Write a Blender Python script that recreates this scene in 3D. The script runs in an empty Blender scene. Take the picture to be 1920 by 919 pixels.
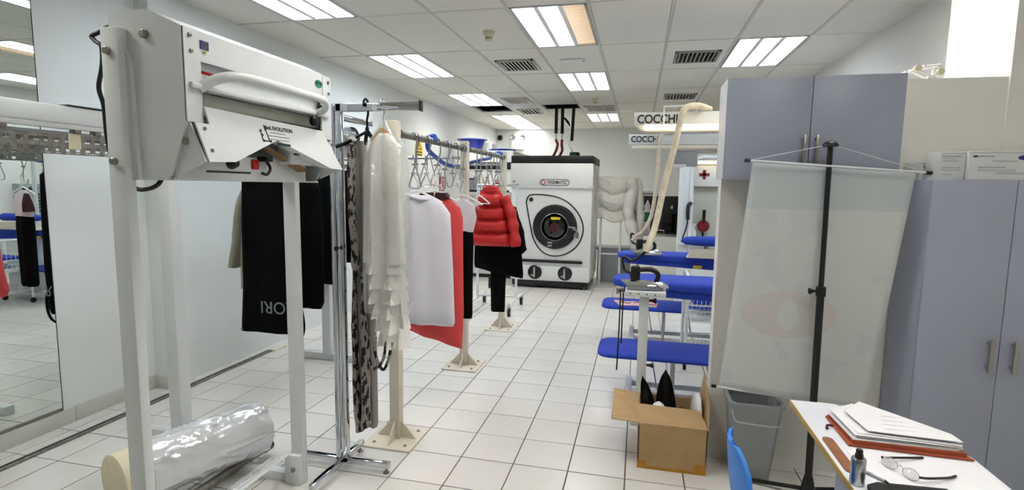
import bpy, bmesh, math, random
from mathutils import Vector, Matrix, noise
random.seed(7)
PI = math.pi
S = bpy.context.scene
C = bpy.context.collection

# ------------------------------------------------------------------ camera
def cam_axes(yaw, pitch, roll):
    r = Vector((math.cos(yaw), math.sin(yaw), 0)); f = Vector((-math.sin(yaw), math.cos(yaw), 0)); u = Vector((0, 0, 1))
    f2 = f * math.cos(pitch) - u * math.sin(pitch); u2 = u * math.cos(pitch) + f * math.sin(pitch)
    return r * math.cos(roll) + u2 * math.sin(roll), u2 * math.cos(roll) - r * math.sin(roll), f2
cd = bpy.data.cameras.new('camera'); cam = bpy.data.objects.new('camera', cd); C.objects.link(cam)
cd.sensor_width = 36; cd.lens = 1003.4 * 36 / 1920; cd.clip_start = .03
r_, u_, f_ = cam_axes(.231406, .109463, .013746)
cam.matrix_world = Matrix(((r_.x, u_.x, -f_.x, 0), (r_.y, u_.y, -f_.y, 0), (r_.z, u_.z, -f_.z, 1.5412), (0, 0, 0, 1)))
S.camera = cam
# ------------------------------------------------------------------ world, exposure
w = bpy.data.worlds.new('world'); S.world = w; w.use_nodes = True
w.node_tree.nodes['Background'].inputs[0].default_value = (.75, .85, 1, 1)
w.node_tree.nodes['Background'].inputs[1].default_value = 0.0
S.view_settings.view_transform = 'Standard'; S.view_settings.look = 'None'
S.view_settings.exposure = 0.0; S.view_settings.gamma = 1.0; S.view_settings.use_curve_mapping = False
LAMP = 16.0

# ------------------------------------------------------------------ materials
def lin(c):
    if isinstance(c, str):
        c = tuple(int(c[i:i + 2], 16) / 255 for i in (0, 2, 4))
    return tuple(x / 12.92 if x <= .04045 else ((x + .055) / 1.055) ** 2.4 for x in c)
M = {}
def mat(name, col, rough=.5, metal=0., var=.06, scale=8., bump=0., bscale=60., coat=0., spec=.5, emit=0., alpha=1., trans=0.):
    m = bpy.data.materials.new(name); m.use_nodes = True; M[name] = m
    nt = m.node_tree; b = nt.nodes['Principled BSDF']; L = nt.links
    c = lin(col)
    tc = nt.nodes.new('ShaderNodeTexCoord')
    n = nt.nodes.new('ShaderNodeTexNoise'); n.inputs['Scale'].default_value = scale; n.inputs['Detail'].default_value = 4
    L.new(tc.outputs['Object'], n.inputs['Vector'])
    ra = nt.nodes.new('ShaderNodeValToRGB')
    ra.color_ramp.elements[0].position = .3; ra.color_ramp.elements[1].position = .7
    ra.color_ramp.elements[0].color = tuple(x * (1 - var) for x in c) + (1,)
    ra.color_ramp.elements[1].color = tuple(min(1, x * (1 + var)) for x in c) + (1,)
    L.new(n.outputs['Fac'], ra.inputs[0]); L.new(ra.outputs[0], b.inputs['Base Color'])
    b.inputs['Roughness'].default_value = rough; b.inputs['Metallic'].default_value = metal
    b.inputs['Coat Weight'].default_value = coat; b.inputs['Specular IOR Level'].default_value = spec
    b.inputs['Alpha'].default_value = alpha; b.inputs['Transmission Weight'].default_value = trans
    if emit:
        L.new(ra.outputs[0], b.inputs['Emission Color']); b.inputs['Emission Strength'].default_value = emit
    if bump:
        n2 = nt.nodes.new('ShaderNodeTexNoise'); n2.inputs['Scale'].default_value = bscale; n2.inputs['Detail'].default_value = 5
        L.new(tc.outputs['Object'], n2.inputs['Vector'])
        bp = nt.nodes.new('ShaderNodeBump'); bp.inputs['Strength'].default_value = bump; bp.inputs['Distance'].default_value = .02
        L.new(n2.outputs['Fac'], bp.inputs['Height']); L.new(bp.outputs[0], b.inputs['Normal'])
    return m
mat('tile', 'dddbd6', .22, var=.035, scale=1.3, bump=.02, bscale=9)
mat('grout', '5c5752', .9)
mat('wall', 'e8ecea', .6, var=.015, scale=2, bump=.05, bscale=120)
mat('wall_warm', 'e6e4de', .6, var=.02, scale=2, bump=.05, bscale=120)
mat('base_tile', 'cfcfca', .3, var=.03)
mat('panel', 'eae9e0', .85, var=.03, scale=1.2, bump=.08, bscale=150)
mat('gridbar', 'cfcec6', .6)
mat('plenum', '17181a', .9)
mat('dark', '0c0c0d', .6, var=.2)
mat('black', '08080a', .45, var=.2)
mat('black_gloss', '0a0a0c', .15, var=.2)
mat('rubber', '121212', .7, var=.2)
mat('white_metal', 'dfe3e4', .32, var=.015, bump=.01)
mat('white_plastic', 'e9e9e6', .35, var=.015)
mat('cream_paint', 'd8d0be', .42, var=.05, scale=5)
mat('cream', 'd9d2b4', .6, var=.05)
mat('chrome', 'c9ccd0', .08, 1, var=.03)
mat('steel', 'b4b6b8', .28, 1, var=.06, scale=20)
mat('brushed', 'a9a8a2', .35, 1, var=.05, scale=30)
mat('galv', '8e8b84', .45, .8, var=.25, scale=30)
mat('laminate', 'a2a8b8', .35, var=.015, scale=3)
mat('laminate_edge', 'd9dade', .4)
mat('desk_white', 'e2e4ec', .35, var=.01)
mat('edge_band', 'b0924a', .6, var=.15)
mat('blue_pad', '1f3fae', .8, var=.08, scale=30, bump=.15, bscale=300)
mat('navy', '12185e', .85, var=.1, scale=30)
mat('blue_plastic', '1f2f9a', .35)
mat('blue_hose', '1d4fb8', .35)
mat('chair_blue', '2f7fd8', .5, var=.03)
mat('cardboard', 'b3946a', .85, var=.06, scale=14, bump=.04)
mat('tape', 'b57f22', .3, var=.1)
mat('red_cloth', 'd2302f', .75, var=.05, bump=.1, bscale=250)
mat('coral', 'd84848', .75, var=.04, bump=.1, bscale=250)
mat('maroon', '3a1216', .8, var=.1)
mat('black_cloth', '060608', .95, var=.25, bump=.15, bscale=200, spec=.15)
mat('white_cloth', 'dcdbe4', .8, var=.02, bump=.08, bscale=250)
mat('ivory_cloth', 'f2f1ec', .75, var=.04, bump=.1, bscale=200)
mat('olive_cloth', 'a5a492', .85, var=.06, bump=.15, bscale=200)
mat('grey_cloth', '8e8a86', .85, var=.08, bump=.15, bscale=200)
mat('puffer_red', 'c4201d', .55, var=.08, scale=20, bump=.2, bscale=40)
mat('puffer_white', 'd9d7ce', .6, var=.03, bump=.25, bscale=18)
mat('hose_cloth', 'd3c9b4', .85, var=.12, scale=25, bump=.3, bscale=60)
mat('wood_brown', '8a6a45', .6, var=.15, scale=20)
mat('folder', '9c4a2a', .65, var=.12, scale=18)
mat('leather', '8b5a38', .6, var=.15, scale=25)
mat('paper', 'e9e9ec', .8, var=.015)
mat('red', 'b3151c', .5)
mat('dark_red', '7c1418', .5)
mat('yellow', 'e8c81e', .5)
mat('green', '1f7f63', .4)
mat('eu_blue', '15246e', .5)
mat('label_grey', '8d9094', .7)
mat('ink', '23252a', .6)
mat('ink_pale', '7f878c', .6)
mat('carton', 'd5d8d8', .6, var=.02)
mat('mid_grey', '8d9096', .6)  # plain grey of the crate tub and the carton lid seams
mat('machine_white', 'e2e3e1', .3, var=.012)
mat('glass_dark', '0a0809', .05, var=.2, coat=.6)
mat('booth', 'c6c8bc', .5, var=.03)
mat('grey_box', '9aa1a4', .5)
mat('bin', '9fa4a6', .3, var=.05, alpha=.78)
mat('pink', 'e5bdb8', .8, var=.06)
mat('opal', 'ece6d2', .4)
mat('tube_cool', 'eef6ff', .4, emit=LAMP, var=.01)
mat('tube_white', 'fffaf4', .4, emit=LAMP, var=.01)
mat('tube_warm', 'ffd28c', .4, emit=1.45, var=.01)
mat('lamp_warm', 'fff0cc', .4, emit=3.0, var=.01)
mat('reflector', 'eef0f2', .3, var=.01)
m = mat('mirror', 'dfe6e0', .0, 1, var=.0)
def special(name, build):
    m = bpy.data.materials.new(name); m.use_nodes = True; M[name] = m
    build(m.node_tree, m.node_tree.nodes['Principled BSDF'])
def leopard(nt, b):
    tc = nt.nodes.new('ShaderNodeTexCoord'); mp = nt.nodes.new('ShaderNodeMapping'); mp.inputs['Scale'].default_value = (30, 30, 14)
    n = nt.nodes.new('ShaderNodeTexNoise'); n.inputs['Scale'].default_value = 1.6; n.inputs['Detail'].default_value = 2
    r = nt.nodes.new('ShaderNodeValToRGB'); r.color_ramp.interpolation = 'CONSTANT'
    r.color_ramp.elements[0].color = lin('8f8b86') + (1,); r.color_ramp.elements[1].position = .52; r.color_ramp.elements[1].color = lin('17140f') + (1,)
    nt.links.new(tc.outputs['Object'], mp.inputs[0]); nt.links.new(mp.outputs[0], n.inputs['Vector'])
    nt.links.new(n.outputs['Fac'], r.inputs[0]); nt.links.new(r.outputs[0], b.inputs['Base Color']); b.inputs['Roughness'].default_value = .8
special('leopard', leopard)
def film(nt, b):
    g = nt.nodes.new('ShaderNodeBsdfGlossy'); g.inputs['Roughness'].default_value = .12
    t = nt.nodes.new('ShaderNodeBsdfTransparent'); t.inputs[0].default_value = (.98, .98, .98, 1)
    d = nt.nodes.new('ShaderNodeBsdfDiffuse'); d.inputs[0].default_value = (.8, .8, .78, 1)
    n = nt.nodes.new('ShaderNodeTexNoise'); n.inputs['Scale'].default_value = 9; n.inputs['Detail'].default_value = 3
    tc = nt.nodes.new('ShaderNodeTexCoord'); nt.links.new(tc.outputs['Object'], n.inputs['Vector'])
    bp = nt.nodes.new('ShaderNodeBump'); bp.inputs['Strength'].default_value = .8; bp.inputs['Distance'].default_value = .03
    nt.links.new(n.outputs['Fac'], bp.inputs['Height']); nt.links.new(bp.outputs[0], g.inputs['Normal'])
    m0 = nt.nodes.new('ShaderNodeMixShader'); m0.inputs[0].default_value = .5
    nt.links.new(g.outputs[0], m0.inputs[1]); nt.links.new(d.outputs[0], m0.inputs[2])
    m1 = nt.nodes.new('ShaderNodeMixShader'); m1.inputs[0].default_value = .3
    nt.links.new(t.outputs[0], m1.inputs[1]); nt.links.new(m0.outputs[0], m1.inputs[2])
    nt.links.new(m1.outputs[0], nt.nodes['Material Output'].inputs[0])
special('film', film)
def roll_film(nt, b):
    b.inputs['Base Color'].default_value = (.74, .76, .78, 1); b.inputs['Roughness'].default_value = .14
    b.inputs['Metallic'].default_value = .3; b.inputs['Coat Weight'].default_value = .8; b.inputs['Coat Roughness'].default_value = .05
    tc = nt.nodes.new('ShaderNodeTexCoord'); v = nt.nodes.new('ShaderNodeTexVoronoi'); v.inputs['Scale'].default_value = 5
    v.distance = 'CHEBYCHEV'
    bp = nt.nodes.new('ShaderNodeBump'); bp.inputs['Strength'].default_value = .2; bp.inputs['Distance'].default_value = .03
    nt.links.new(tc.outputs['Object'], v.inputs['Vector']); nt.links.new(v.outputs['Distance'], bp.inputs['Height'])
    nt.links.new(bp.outputs[0], b.inputs['Normal'])
special('roll_film', roll_film)
def banner(nt, b):
    # pale cloth seen from behind: the print of the far side shows through faintly
    b.inputs['Roughness'].default_value = .75
    tc = nt.nodes.new('ShaderNodeTexCoord'); sx = nt.nodes.new('ShaderNodeSeparateXYZ'); nt.links.new(tc.outputs['Object'], sx.inputs[0])
    def mth(op, a, c, clamp=False):
        q = nt.nodes.new('ShaderNodeMath'); q.operation = op; q.use_clamp = clamp
        for i, x in enumerate((a, c)):
            if isinstance(x, (int, float)): q.inputs[i].default_value = x
            else: nt.links.new(x, q.inputs[i])
        return q.outputs[0]
    def ell(cx, cz, rx, rz):
        a = mth('POWER', mth('DIVIDE', mth('SUBTRACT', sx.outputs[0], cx), rx), 2); c = mth('POWER', mth('DIVIDE', mth('SUBTRACT', sx.outputs[2], cz), rz), 2)
        return mth('LESS_THAN', mth('ADD', a, c), 1)
    e = mth('SUBTRACT', ell(-.12, -.72, .22, .12), ell(-.12, -.72, .045, .08))
    top = mth('GREATER_THAN', sx.outputs[2], -.2)
    n = nt.nodes.new('ShaderNodeTexNoise'); n.inputs['Scale'].default_value = 7; n.inputs['Detail'].default_value = 1
    nt.links.new(tc.outputs['Object'], n.inputs['Vector']); blob = mth('GREATER_THAN', n.outputs['Fac'], .6)
    def mix(f, a, col):
        q = nt.nodes.new('ShaderNodeMix'); q.data_type = 'RGBA'; nt.links.new(f, q.inputs[0])
        if isinstance(a, tuple): q.inputs[6].default_value = a
        else: nt.links.new(a, q.inputs[6])
        q.inputs[7].default_value = col; return q.outputs[2]
    c = mix(blob, lin('d6dad9') + (1,), lin('d1d5d6') + (1,))
    c = mix(top, c, lin('c6cfd2') + (1,)); c = mix(e, c, lin('d5d0d0') + (1,))
    nt.links.new(c, b.inputs['Base Color'])
    b.inputs['Alpha'].default_value = .93
special('banner', banner)

# ------------------------------------------------------------------ helpers
ORG = {}
def newbm(): return bmesh.new()
def box(bm, lo, hi, bev=0., mx=None):
    g = bmesh.ops.create_cube(bm, size=1)
    s = [hi[i] - lo[i] for i in range(3)]; c = [(hi[i] + lo[i]) / 2 for i in range(3)]
    for v in g['verts']: v.co = Vector((v.co[i] * s[i] + c[i] for i in range(3)))
    if bev:
        es = list({e for v in g['verts'] for e in v.link_edges})
        r = bmesh.ops.bevel(bm, geom=es, offset=min(bev, min(abs(x) for x in s) * .45), segments=2, profile=.5, affect='EDGES')
        vs = {v for f in r['faces'] for v in f.verts}
        vs |= {v for v in g['verts'] if v.is_valid}
    else: vs = g['verts']
    if mx is not None:
        for v in vs: v.co = mx @ v.co
    return list(vs)
def frame_at(p, d):
    d = d.normalized(); a = Vector((0, 0, 1)) if abs(d.z) < .95 else Vector((1, 0, 0))
    u = d.cross(a).normalized(); return u, u.cross(d).normalized()
def loft(bm, rings, closed_ends=True, cyclic=False):
    R = [[bm.verts.new(p) for p in r] for r in rings]; n = len(R[0])
    prs = list(zip(R, R[1:])) + ([(R[-1], R[0])] if cyclic else [])
    for a, b in prs:
        for i in range(n):
            j = (i + 1) % n
            try: bm.faces.new((a[i], a[j], b[j], b[i]))
            except ValueError: pass
    if closed_ends and not cyclic:
        bm.faces.new(R[0][::-1]); bm.faces.new(R[-1])
    return R
def tube(bm, pts, r, n=8, cyclic=False, flat=1.):
    pts = [Vector(p) for p in pts]; rs = r if isinstance(r, (list, tuple)) else [r] * len(pts)
    rings = []; u = None
    for i, p in enumerate(pts):
        if cyclic: d = pts[(i + 1) % len(pts)] - pts[i - 1]
        else: d = pts[min(i + 1, len(pts) - 1)] - pts[max(i - 1, 0)]
        d.normalize()
        if u is None: u, v = frame_at(p, d)
        else:
            u = (u - d * u.dot(d)); u = u.normalized() if u.length > 1e-6 else frame_at(p, d)[0]
            v = u.cross(d).normalized()
        rings.append([p + (u * math.cos(2 * PI * k / n) + v * math.sin(2 * PI * k / n) * flat) * rs[i] for k in range(n)])
    loft(bm, rings, cyclic=cyclic)
def smooth_path(pts, k=6):
    P = [Vector(p) for p in pts]; out = []
    for i in range(len(P) - 1):
        a, b, c, d = P[max(i - 1, 0)], P[i], P[i + 1], P[min(i + 2, len(P) - 1)]
        for j in range(k):
            t = j / k
            out.append(.5 * ((2 * b) + (c - a) * t + (2 * a - 5 * b + 4 * c - d) * t * t + (3 * b - a - 3 * c + d) * t ** 3))
    out.append(P[-1]); return out
def cyl(bm, a, b, r, n=16, r2=None): tube(bm, [a, b], [r, r if r2 is None else r2], n)
def prism(bm, poly, fn, t):
    """poly of 2D points, fn(a, b, k) maps to 3D; k in {0, t}"""
    A = [bm.verts.new(fn(a, b, 0)) for a, b in poly]; B = [bm.verts.new(fn(a, b, t)) for a, b in poly]
    n = len(poly); bm.faces.new(A); bm.faces.new(B[::-1])
    for i in range(n):
        j = (i + 1) % n; bm.faces.new((A[j], A[i], B[i], B[j]))
def lathe(bm, prof, c, n=24, mx=None):
    c = Vector(c); rings = []
    for r, z in prof:
        ring = []
        for k in range(n):
            v = Vector((r * math.cos(2 * PI * k / n), r * math.sin(2 * PI * k / n), z))
            ring.append((mx @ v if mx else v) + c)
        rings.append(ring)
    loft(bm, rings)
def place(o, parent):
    C.objects.link(o)
    if parent is not None: o.parent = parent
def obj(name, bm, m, parent=None, smooth=40, loc=None):
    bmesh.ops.recalc_face_normals(bm, faces=bm.faces)
    me = bpy.data.meshes.new(name); org = Vector(ORG.get(parent, (0, 0, 0))) if parent else Vector(loc or (0, 0, 0))
    for v in bm.verts: v.co -= org
    bm.to_mesh(me); bm.free()
    if smooth:
        me.polygons.foreach_set('use_smooth', [True] * len(me.polygons)); me.set_sharp_from_angle(angle=math.radians(smooth))
    o = bpy.data.objects.new(name, me)
    mm = m if isinstance(m, (list, tuple)) else [m]
    for x in mm: me.materials.append(M[x])
    place(o, parent)
    if parent is None: o.location = org
    ORG[o] = org; return o
def tag(o, label, cat, group=None):
    o['label'] = label; o['category'] = cat
    if group: o['group'] = group
    return o
def thing(name, label, cat, loc=(0, 0, 0), group=None):
    o = bpy.data.objects.new(name, None); C.objects.link(o); o.location = loc; o.empty_display_size = .1
    ORG[o] = Vector(loc); return tag(o, label, cat, group)
def struct(o): o['kind'] = 'structure'; return o
def bx(name, lo, hi, m, parent=None, bev=.003, loc=None):
    b = newbm(); box(b, lo, hi, bev); return obj(name, b, m, parent, loc=loc)
def tb(name, pts, r, m, parent=None, n=8, loc=None, cyclic=False, flat=1.):
    b = newbm(); tube(b, pts, r, n, cyclic, flat); return obj(name, b, m, parent, loc=loc)
def dup(root, loc, label=None, group=None):
    r = root.copy(); C.objects.link(r); r.location = loc
    if label: r['label'] = label
    if group: r['group'] = group
    for ch in list(root.children):
        c = ch.copy(); C.objects.link(c); c.parent = r
        for g in list(ch.children):
            d = g.copy(); C.objects.link(d); d.parent = c
    return r
def text(name, s, size, loc, right, up, m, parent, extrude=.0015, align='CENTER', bold=0., sx=1.):
    cu = bpy.data.curves.new(name, 'FONT'); cu.body = s; cu.size = size; cu.align_x = align; cu.align_y = 'CENTER'
    cu.extrude = extrude; cu.offset = bold
    t = bpy.data.objects.new(name, cu); me = bpy.data.meshes.new_from_object(t); bpy.data.objects.remove(t)
    r = Vector(right).normalized(); u = Vector(up).normalized(); nn = r.cross(u)
    o_ = Vector(ORG.get(parent, (0, 0, 0)))
    for v in me.vertices:
        p = v.co; v.co = Vector(loc) + r * p.x * sx + u * p.y + nn * p.z - o_
    me.name = name; me.materials.clear(); me.materials.append(M[m])
    o = bpy.data.objects.new(name, me); place(o, parent); ORG[o] = o_; return o
def ripple(x, k): return noise.noise(Vector((x * 3.1, k * 7.7, .3)))
def rows_ring(z, cx, cy, hw, hd, n=36, fold=0., kf=7, ph=0., rot=0.):
    ring = []
    for i in range(n):
        t = 2 * PI * i / n; c_, s_ = math.cos(t), math.sin(t)
        x = hw * math.copysign(abs(c_) ** .8, c_); y = hd * math.copysign(abs(s_) ** .9, s_)
        y += fold * math.sin(kf * x / max(hw, .01) * 1.3 + ph) + fold * .6 * math.sin(2.3 * kf * x / max(hw, .01) + ph * 2)
        ring.append(Vector((cx + x * math.cos(rot) - y * math.sin(rot), cy + x * math.sin(rot) + y * math.cos(rot), z)))
    return ring
def garment(bm, rows, n=36, fold=.01, kf=5, ph=0., rot=0., sub=4):
    """rows: (z, cx, cy, hw, hd, foldscale)"""
    out = []
    for a, b in zip(rows, rows[1:]):
        for j in range(sub):
            t = j / sub; out.append([a[i] * (1 - t) + b[i] * t for i in range(6)])
    out.append(list(rows[-1]))
    loft(bm, [rows_ring(z, cx, cy, hw, hd, n, fold * fs, kf, ph + .4 * z, rot) for z, cx, cy, hw, hd, fs in out])

# ================================================================== SETTING
XL1, XL2, XR, YB, YF, ZC = -3.48, -3.36, 1.925, 12.5, -2.6, 2.87
fl = struct(bx('floor', (-3.7, YF - .1, -.12), (2.3, YB + .1, -.004), 'grout', bev=0))
TX, TY, TS = -1.543, 3.989, .305
tbm = newbm(); h = TS / 2 - .0032
box(tbm, (-h, -h, -.008), (h, h, 0), .0015)
tile_me = bpy.data.meshes.new('tile'); bmesh.ops.recalc_face_normals(tbm, faces=tbm.faces); tbm.to_mesh(tile_me); tbm.free(); tile_me.materials.append(M['tile'])
cells = []
for i in range(-8, 13):
    for j in range(-22, 29):
        x, y = TX + (i + .5) * TS, TY + (j + .5) * TS
        if x - TS / 2 > 2.2 or x + TS / 2 < XL1 or y - TS / 2 > YB or y < YF: continue
        d = .229 * -x + .973 * y; lat = .973 * x + .229 * y
        vis = d > 1.6 and abs(lat) < d * 1.0 and not (x > .45 and y > 3.2)
        cells.append((not vis, d, x, y))
cells.sort()
for k, (nv, d, x, y) in enumerate(cells[:300]):
    o = bpy.data.objects.new('tile', tile_me); place(o, fl); o.location = (x, y, random.uniform(-.0009, .0006)); o.rotation_euler = (random.uniform(-.002, .002), random.uniform(-.002, .002), 0)
b = newbm()
for nv, d, x, y in cells[300:]: box(b, (x - h, y - h, -.008), (x + h, y + h, 0))
o = obj('tile_field', b, 'tile', fl, smooth=0); o['kind'] = 'stuff'

def wall(name, boxes, m='wall'):
    b = newbm()
    for lo, hi in boxes: box(b, lo, hi)
    return struct(obj(name, b, m, smooth=0))
ZT = 3.3
b = newbm()
prism(b, [(XL1, YF - .1), (XL1, 3.17), (XL2, 3.17), (XL2, YB + .1), (-3.8, YB + .1), (-3.8, YF - .1)], lambda a, c, k: Vector((a, c, -.1 + k)), ZT + .1)
struct(obj('wall_left', b, 'wall', smooth=0))
wall('wall_back', [((-3.36, YB, -.1), (XR, YB + .15, ZT))])
wall('wall_right', [((XR, 3.42, -.1), (XR + .2, YB + .15, ZT))], 'wall_warm')
wall('wall_corner', [((1.712, 3.12, -.1), (2.25, 3.42, ZT))], 'wall_warm')
wall('wall_side', [((2.05, YF, -.1), (2.25, 3.12, ZT))], 'wall_warm')
wall('wall_front', [((-3.48, YF - .15, -.1), (2.25, YF, ZT))])
part = wall('wall_partition', [((.433, 3.13, -.01), (1.712, 3.24, 2.1))], 'wall_warm')
wall('wall_pillar', [((1.712, 3.42, -.1), (1.93, 3.72, ZT))], 'wall_warm')
# skirting under the mirror wall, with its tiles, and the skirting return at the jog
bb = struct(bx('baseboard_left', (XL1 - .01, YF, -.005), (XL1 + .002, 3.17, .1), 'wall_warm', bev=0))
yy = 3.17
while yy > .3:
    bx('tile', (XL1, yy - .6, -.002), (XL1 + .012, yy - .003, .104), 'base_tile', bb, .002); yy -= .6
bx('tile', (XL1 + .012, 3.156, -.002), (XL2, 3.17, .1), 'base_tile', bb, .002)
tr = struct(bx('trim_1', (-3.275, YF, -.004), (-3.232, 4.16, .014), 'galv', bev=.004))
bx('groove', (-3.262, YF, .012), (-3.25, 4.15, .0155), 'dark', tr, 0)
bx('end_strip', (-3.275, 4.16, -.004), (-3.2, 4.32, .012), 'cream_paint', tr, .003)

# ------------------------------------------------------------------ ceiling
ce = struct(bx('ceiling', (-3.8, YF - .15, 3.2), (2.25, YB + .15, 3.3), 'plenum', bev=0))
GX = [-3.36] + [.188 + .605 * k for k in range(-5, 3)] + [XR]
GY = [4.05 + 1.19 * k for k in range(-5, 8)]; GY[0] = YF; GY[-1] = YB
lights = {}
def cellof(x, y):
    i = max(k for k in range(len(GX) - 1) if GX[k] <= x); j = max(k for k in range(len(GY) - 1) if GY[k] <= y); return i, j
LT = [(-2.5, 3.4), (-.7, 4.6), (-2.5, 5.8), (1.1, 5.8), (-.7, 7.), (-2.5, 8.2), (-.7, 10.6), (-2.5, 10.6), (-2.5, 11.8), ]
# the ceiling lights go on behind the camera in the same staggered bays (every second panel of their row)
OFF = [('ceiling_light_mirror_offscreen', (-2.5, 1.0), 'fluorescent ceiling light beside the wall mirror'), ('ceiling_light_aisle_offscreen', (-.7, 2.2), 'fluorescent ceiling light between the desk and the bagging machine'),
       ('ceiling_light_partition_offscreen', (1.1, 3.4), 'fluorescent ceiling light above the partition beside the pillar'), ('ceiling_light_desk_offscreen', (1.1, 1.0), 'fluorescent ceiling light over the desk')]
LC = [cellof(*p) for p in LT]; OC = [cellof(*p) for n_, p, l_ in OFF]
VENTS = [(-1.56, -1.14, 5.68, 6.17), (.29, .72, 5.62, 6.09), (-2.11, -1.71, 8.04, 8.56), (-2.13, -1.74, 9.22, 9.82), (-.95, -.44, 9.02, 9.62), (.29, .74, 8.04, 8.5)]
for i in range(len(GX) - 1):
    for j in range(len(GY) - 1):
        if (i, j) in LC or (i, j) in OC: continue
        x0, x1, y0, y1 = GX[i] + .0135, GX[i + 1] - .0135, GY[j] + .0135, GY[j + 1] - .0135
        if i == len(GX) - 2: x1 = XR if GY[j] > 3.3 else 2.05
        if i == 0: x0 = XL2 if GY[j] > 3.1 else XL1
        if (i, j) == cellof(-2.5, 9.2): y0 = (y0 + y1) / 2 + .1          # the missing half panel
        if (i, j) == cellof(-1.3, 9.2): y0 += .5                           # cut away for the pipes
        k = newbm(); tz = random.uniform(-.002, .003)
        hole = [v for v in VENTS if x0 < v[0] and v[1] < x1 and y0 < v[2] and v[3] < y1]
        if hole:                                                           # panel cut out for an air vent
            a0_, a1_, c0_, c1_ = hole[0][0] + .02, hole[0][1] - .02, hole[0][2] + .02, hole[0][3] - .02
            for lo, hi in (((x0, y0), (x1, c0_)), ((x0, c1_), (x1, y1)), ((x0, c0_), (a0_, c1_)), ((a1_, c0_), (x1, c1_))): box(k, (*lo, ZC + tz), (*hi, ZC + .014 + tz))
        else: box(k, (x0, y0, ZC + tz), (x1, y1, ZC + .014 + tz), .002)
        obj('ceiling_panel', k, 'panel', ce)
for x in GX[1:-1]: bx('grid_bar', (x - .0115, YF, ZC - .001), (x + .0115, YB, ZC + .03), 'gridbar', ce, 0)
for y in GY[1:-1]: bx('grid_bar', (XL2, y - .0115, ZC - .0005), (XR, y + .0115, ZC + .03), 'gridbar', ce, 0)
# fluorescent troffers
def troffer(i, j, label, mats, name='ceiling_light'):
    x0, x1, y0, y1 = GX[i] + .013, GX[i + 1] - .013, GY[j] + .013, GY[j + 1] - .013
    if y1 > YB - .05: y1 = YB - .02
    t = thing(name, label, 'ceiling light', ((x0 + x1) / 2, (y0 + y1) / 2, ZC), 'recessed fluorescent ceiling lights')
    b = newbm(); f = .018
    for lo, hi in (((x0, y0), (x1, y0 + f)), ((x0, y1 - f), (x1, y1)), ((x0, y0), (x0 + f, y1)), ((x1 - f, y0), (x1, y1))):
        box(b, (*lo, ZC - .003), (*hi, ZC + .012))
    obj('frame', b, 'steel', t, smooth=0)
    b = newbm(); box(b, (x0, y0, ZC + .1), (x1, y1, ZC + .11))
    for lo, hi in (((x0, y0), (x1, y0 + .01)), ((x0, y1 - .01), (x1, y1)), ((x0, y0), (x0 + .01, y1)), ((x1 - .01, y0), (x1, y1))):
        box(b, (*lo, ZC + .01), (*hi, ZC + .1))
    obj('housing', b, 'reflector', t, smooth=0)
    wd = (x1 - x0 - 2 * f) / 3
    if name != 'ceiling_light':
        b = newbm()
        for q in range(3): a = x0 + f + q * wd; box(b, (a + .012, y0 + .03, ZC + .072), (a + wd - .012, y1 - .03, ZC + .085))
        obj(name.replace('ceiling_light', 'lamp_strips'), b, mats[0], t, smooth=0)
    for q in range(3 if name == 'ceiling_light' else 0):
        a = x0 + f + q * wd
        bx('lamp_strip', (a + .012, y0 + .03, ZC + .072), (a + wd - .012, y1 - .03, ZC + .085), mats[q], t, 0)
    b = newbm()
    for q in (1, 2):
        a = x0 + f + q * wd; prism(b, [(-.018, ZC + .002), (.018, ZC + .002), (.004, ZC + .07), (-.004, ZC + .07)], lambda u, v, k, a=a: Vector((a + u, y0 + f + k, v)), y1 - y0 - 2 * f)
    n = 16
    for q in range(1, n):
        yy = y0 + f + q * (y1 - y0 - 2 * f) / n; box(b, (x0 + f, yy - .0015, ZC + .004), (x1 - f, yy + .0015, ZC + .042))
    obj('louver', b, 'reflector', t, smooth=0)
COOL = ['tube_cool'] * 3; WH = ['tube_white'] * 3
lbl = ['fluorescent ceiling light above the garment bagging machine', 'fluorescent ceiling light with one warm orange tube', 'fluorescent ceiling light above the metal hanger rail, nearest the left wall',
       'fluorescent ceiling light over the tall blue-grey wall cupboard', 'fluorescent ceiling light between the warm-tubed light and the pipe opening', 'fluorescent ceiling light next to the dark missing ceiling panel',
       'fluorescent ceiling light next to the grey vent behind the dry-cleaning machine', 'first of two end-to-end fluorescent ceiling lights near the back wall',
       'last of two end-to-end fluorescent ceiling lights, touching the back wall']
for k, c in enumerate(LC):
    troffer(*c, lbl[k], ['tube_cool', 'tube_cool', 'tube_warm'] if k == 1 else (['tube_cool', 'tube_cool', 'tube_white'] if k == 2 else (COOL if k in (0, 3) else WH)))
for n_, p_, l_ in OFF: troffer(*cellof(*p_), l_, WH, n_)
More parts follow.
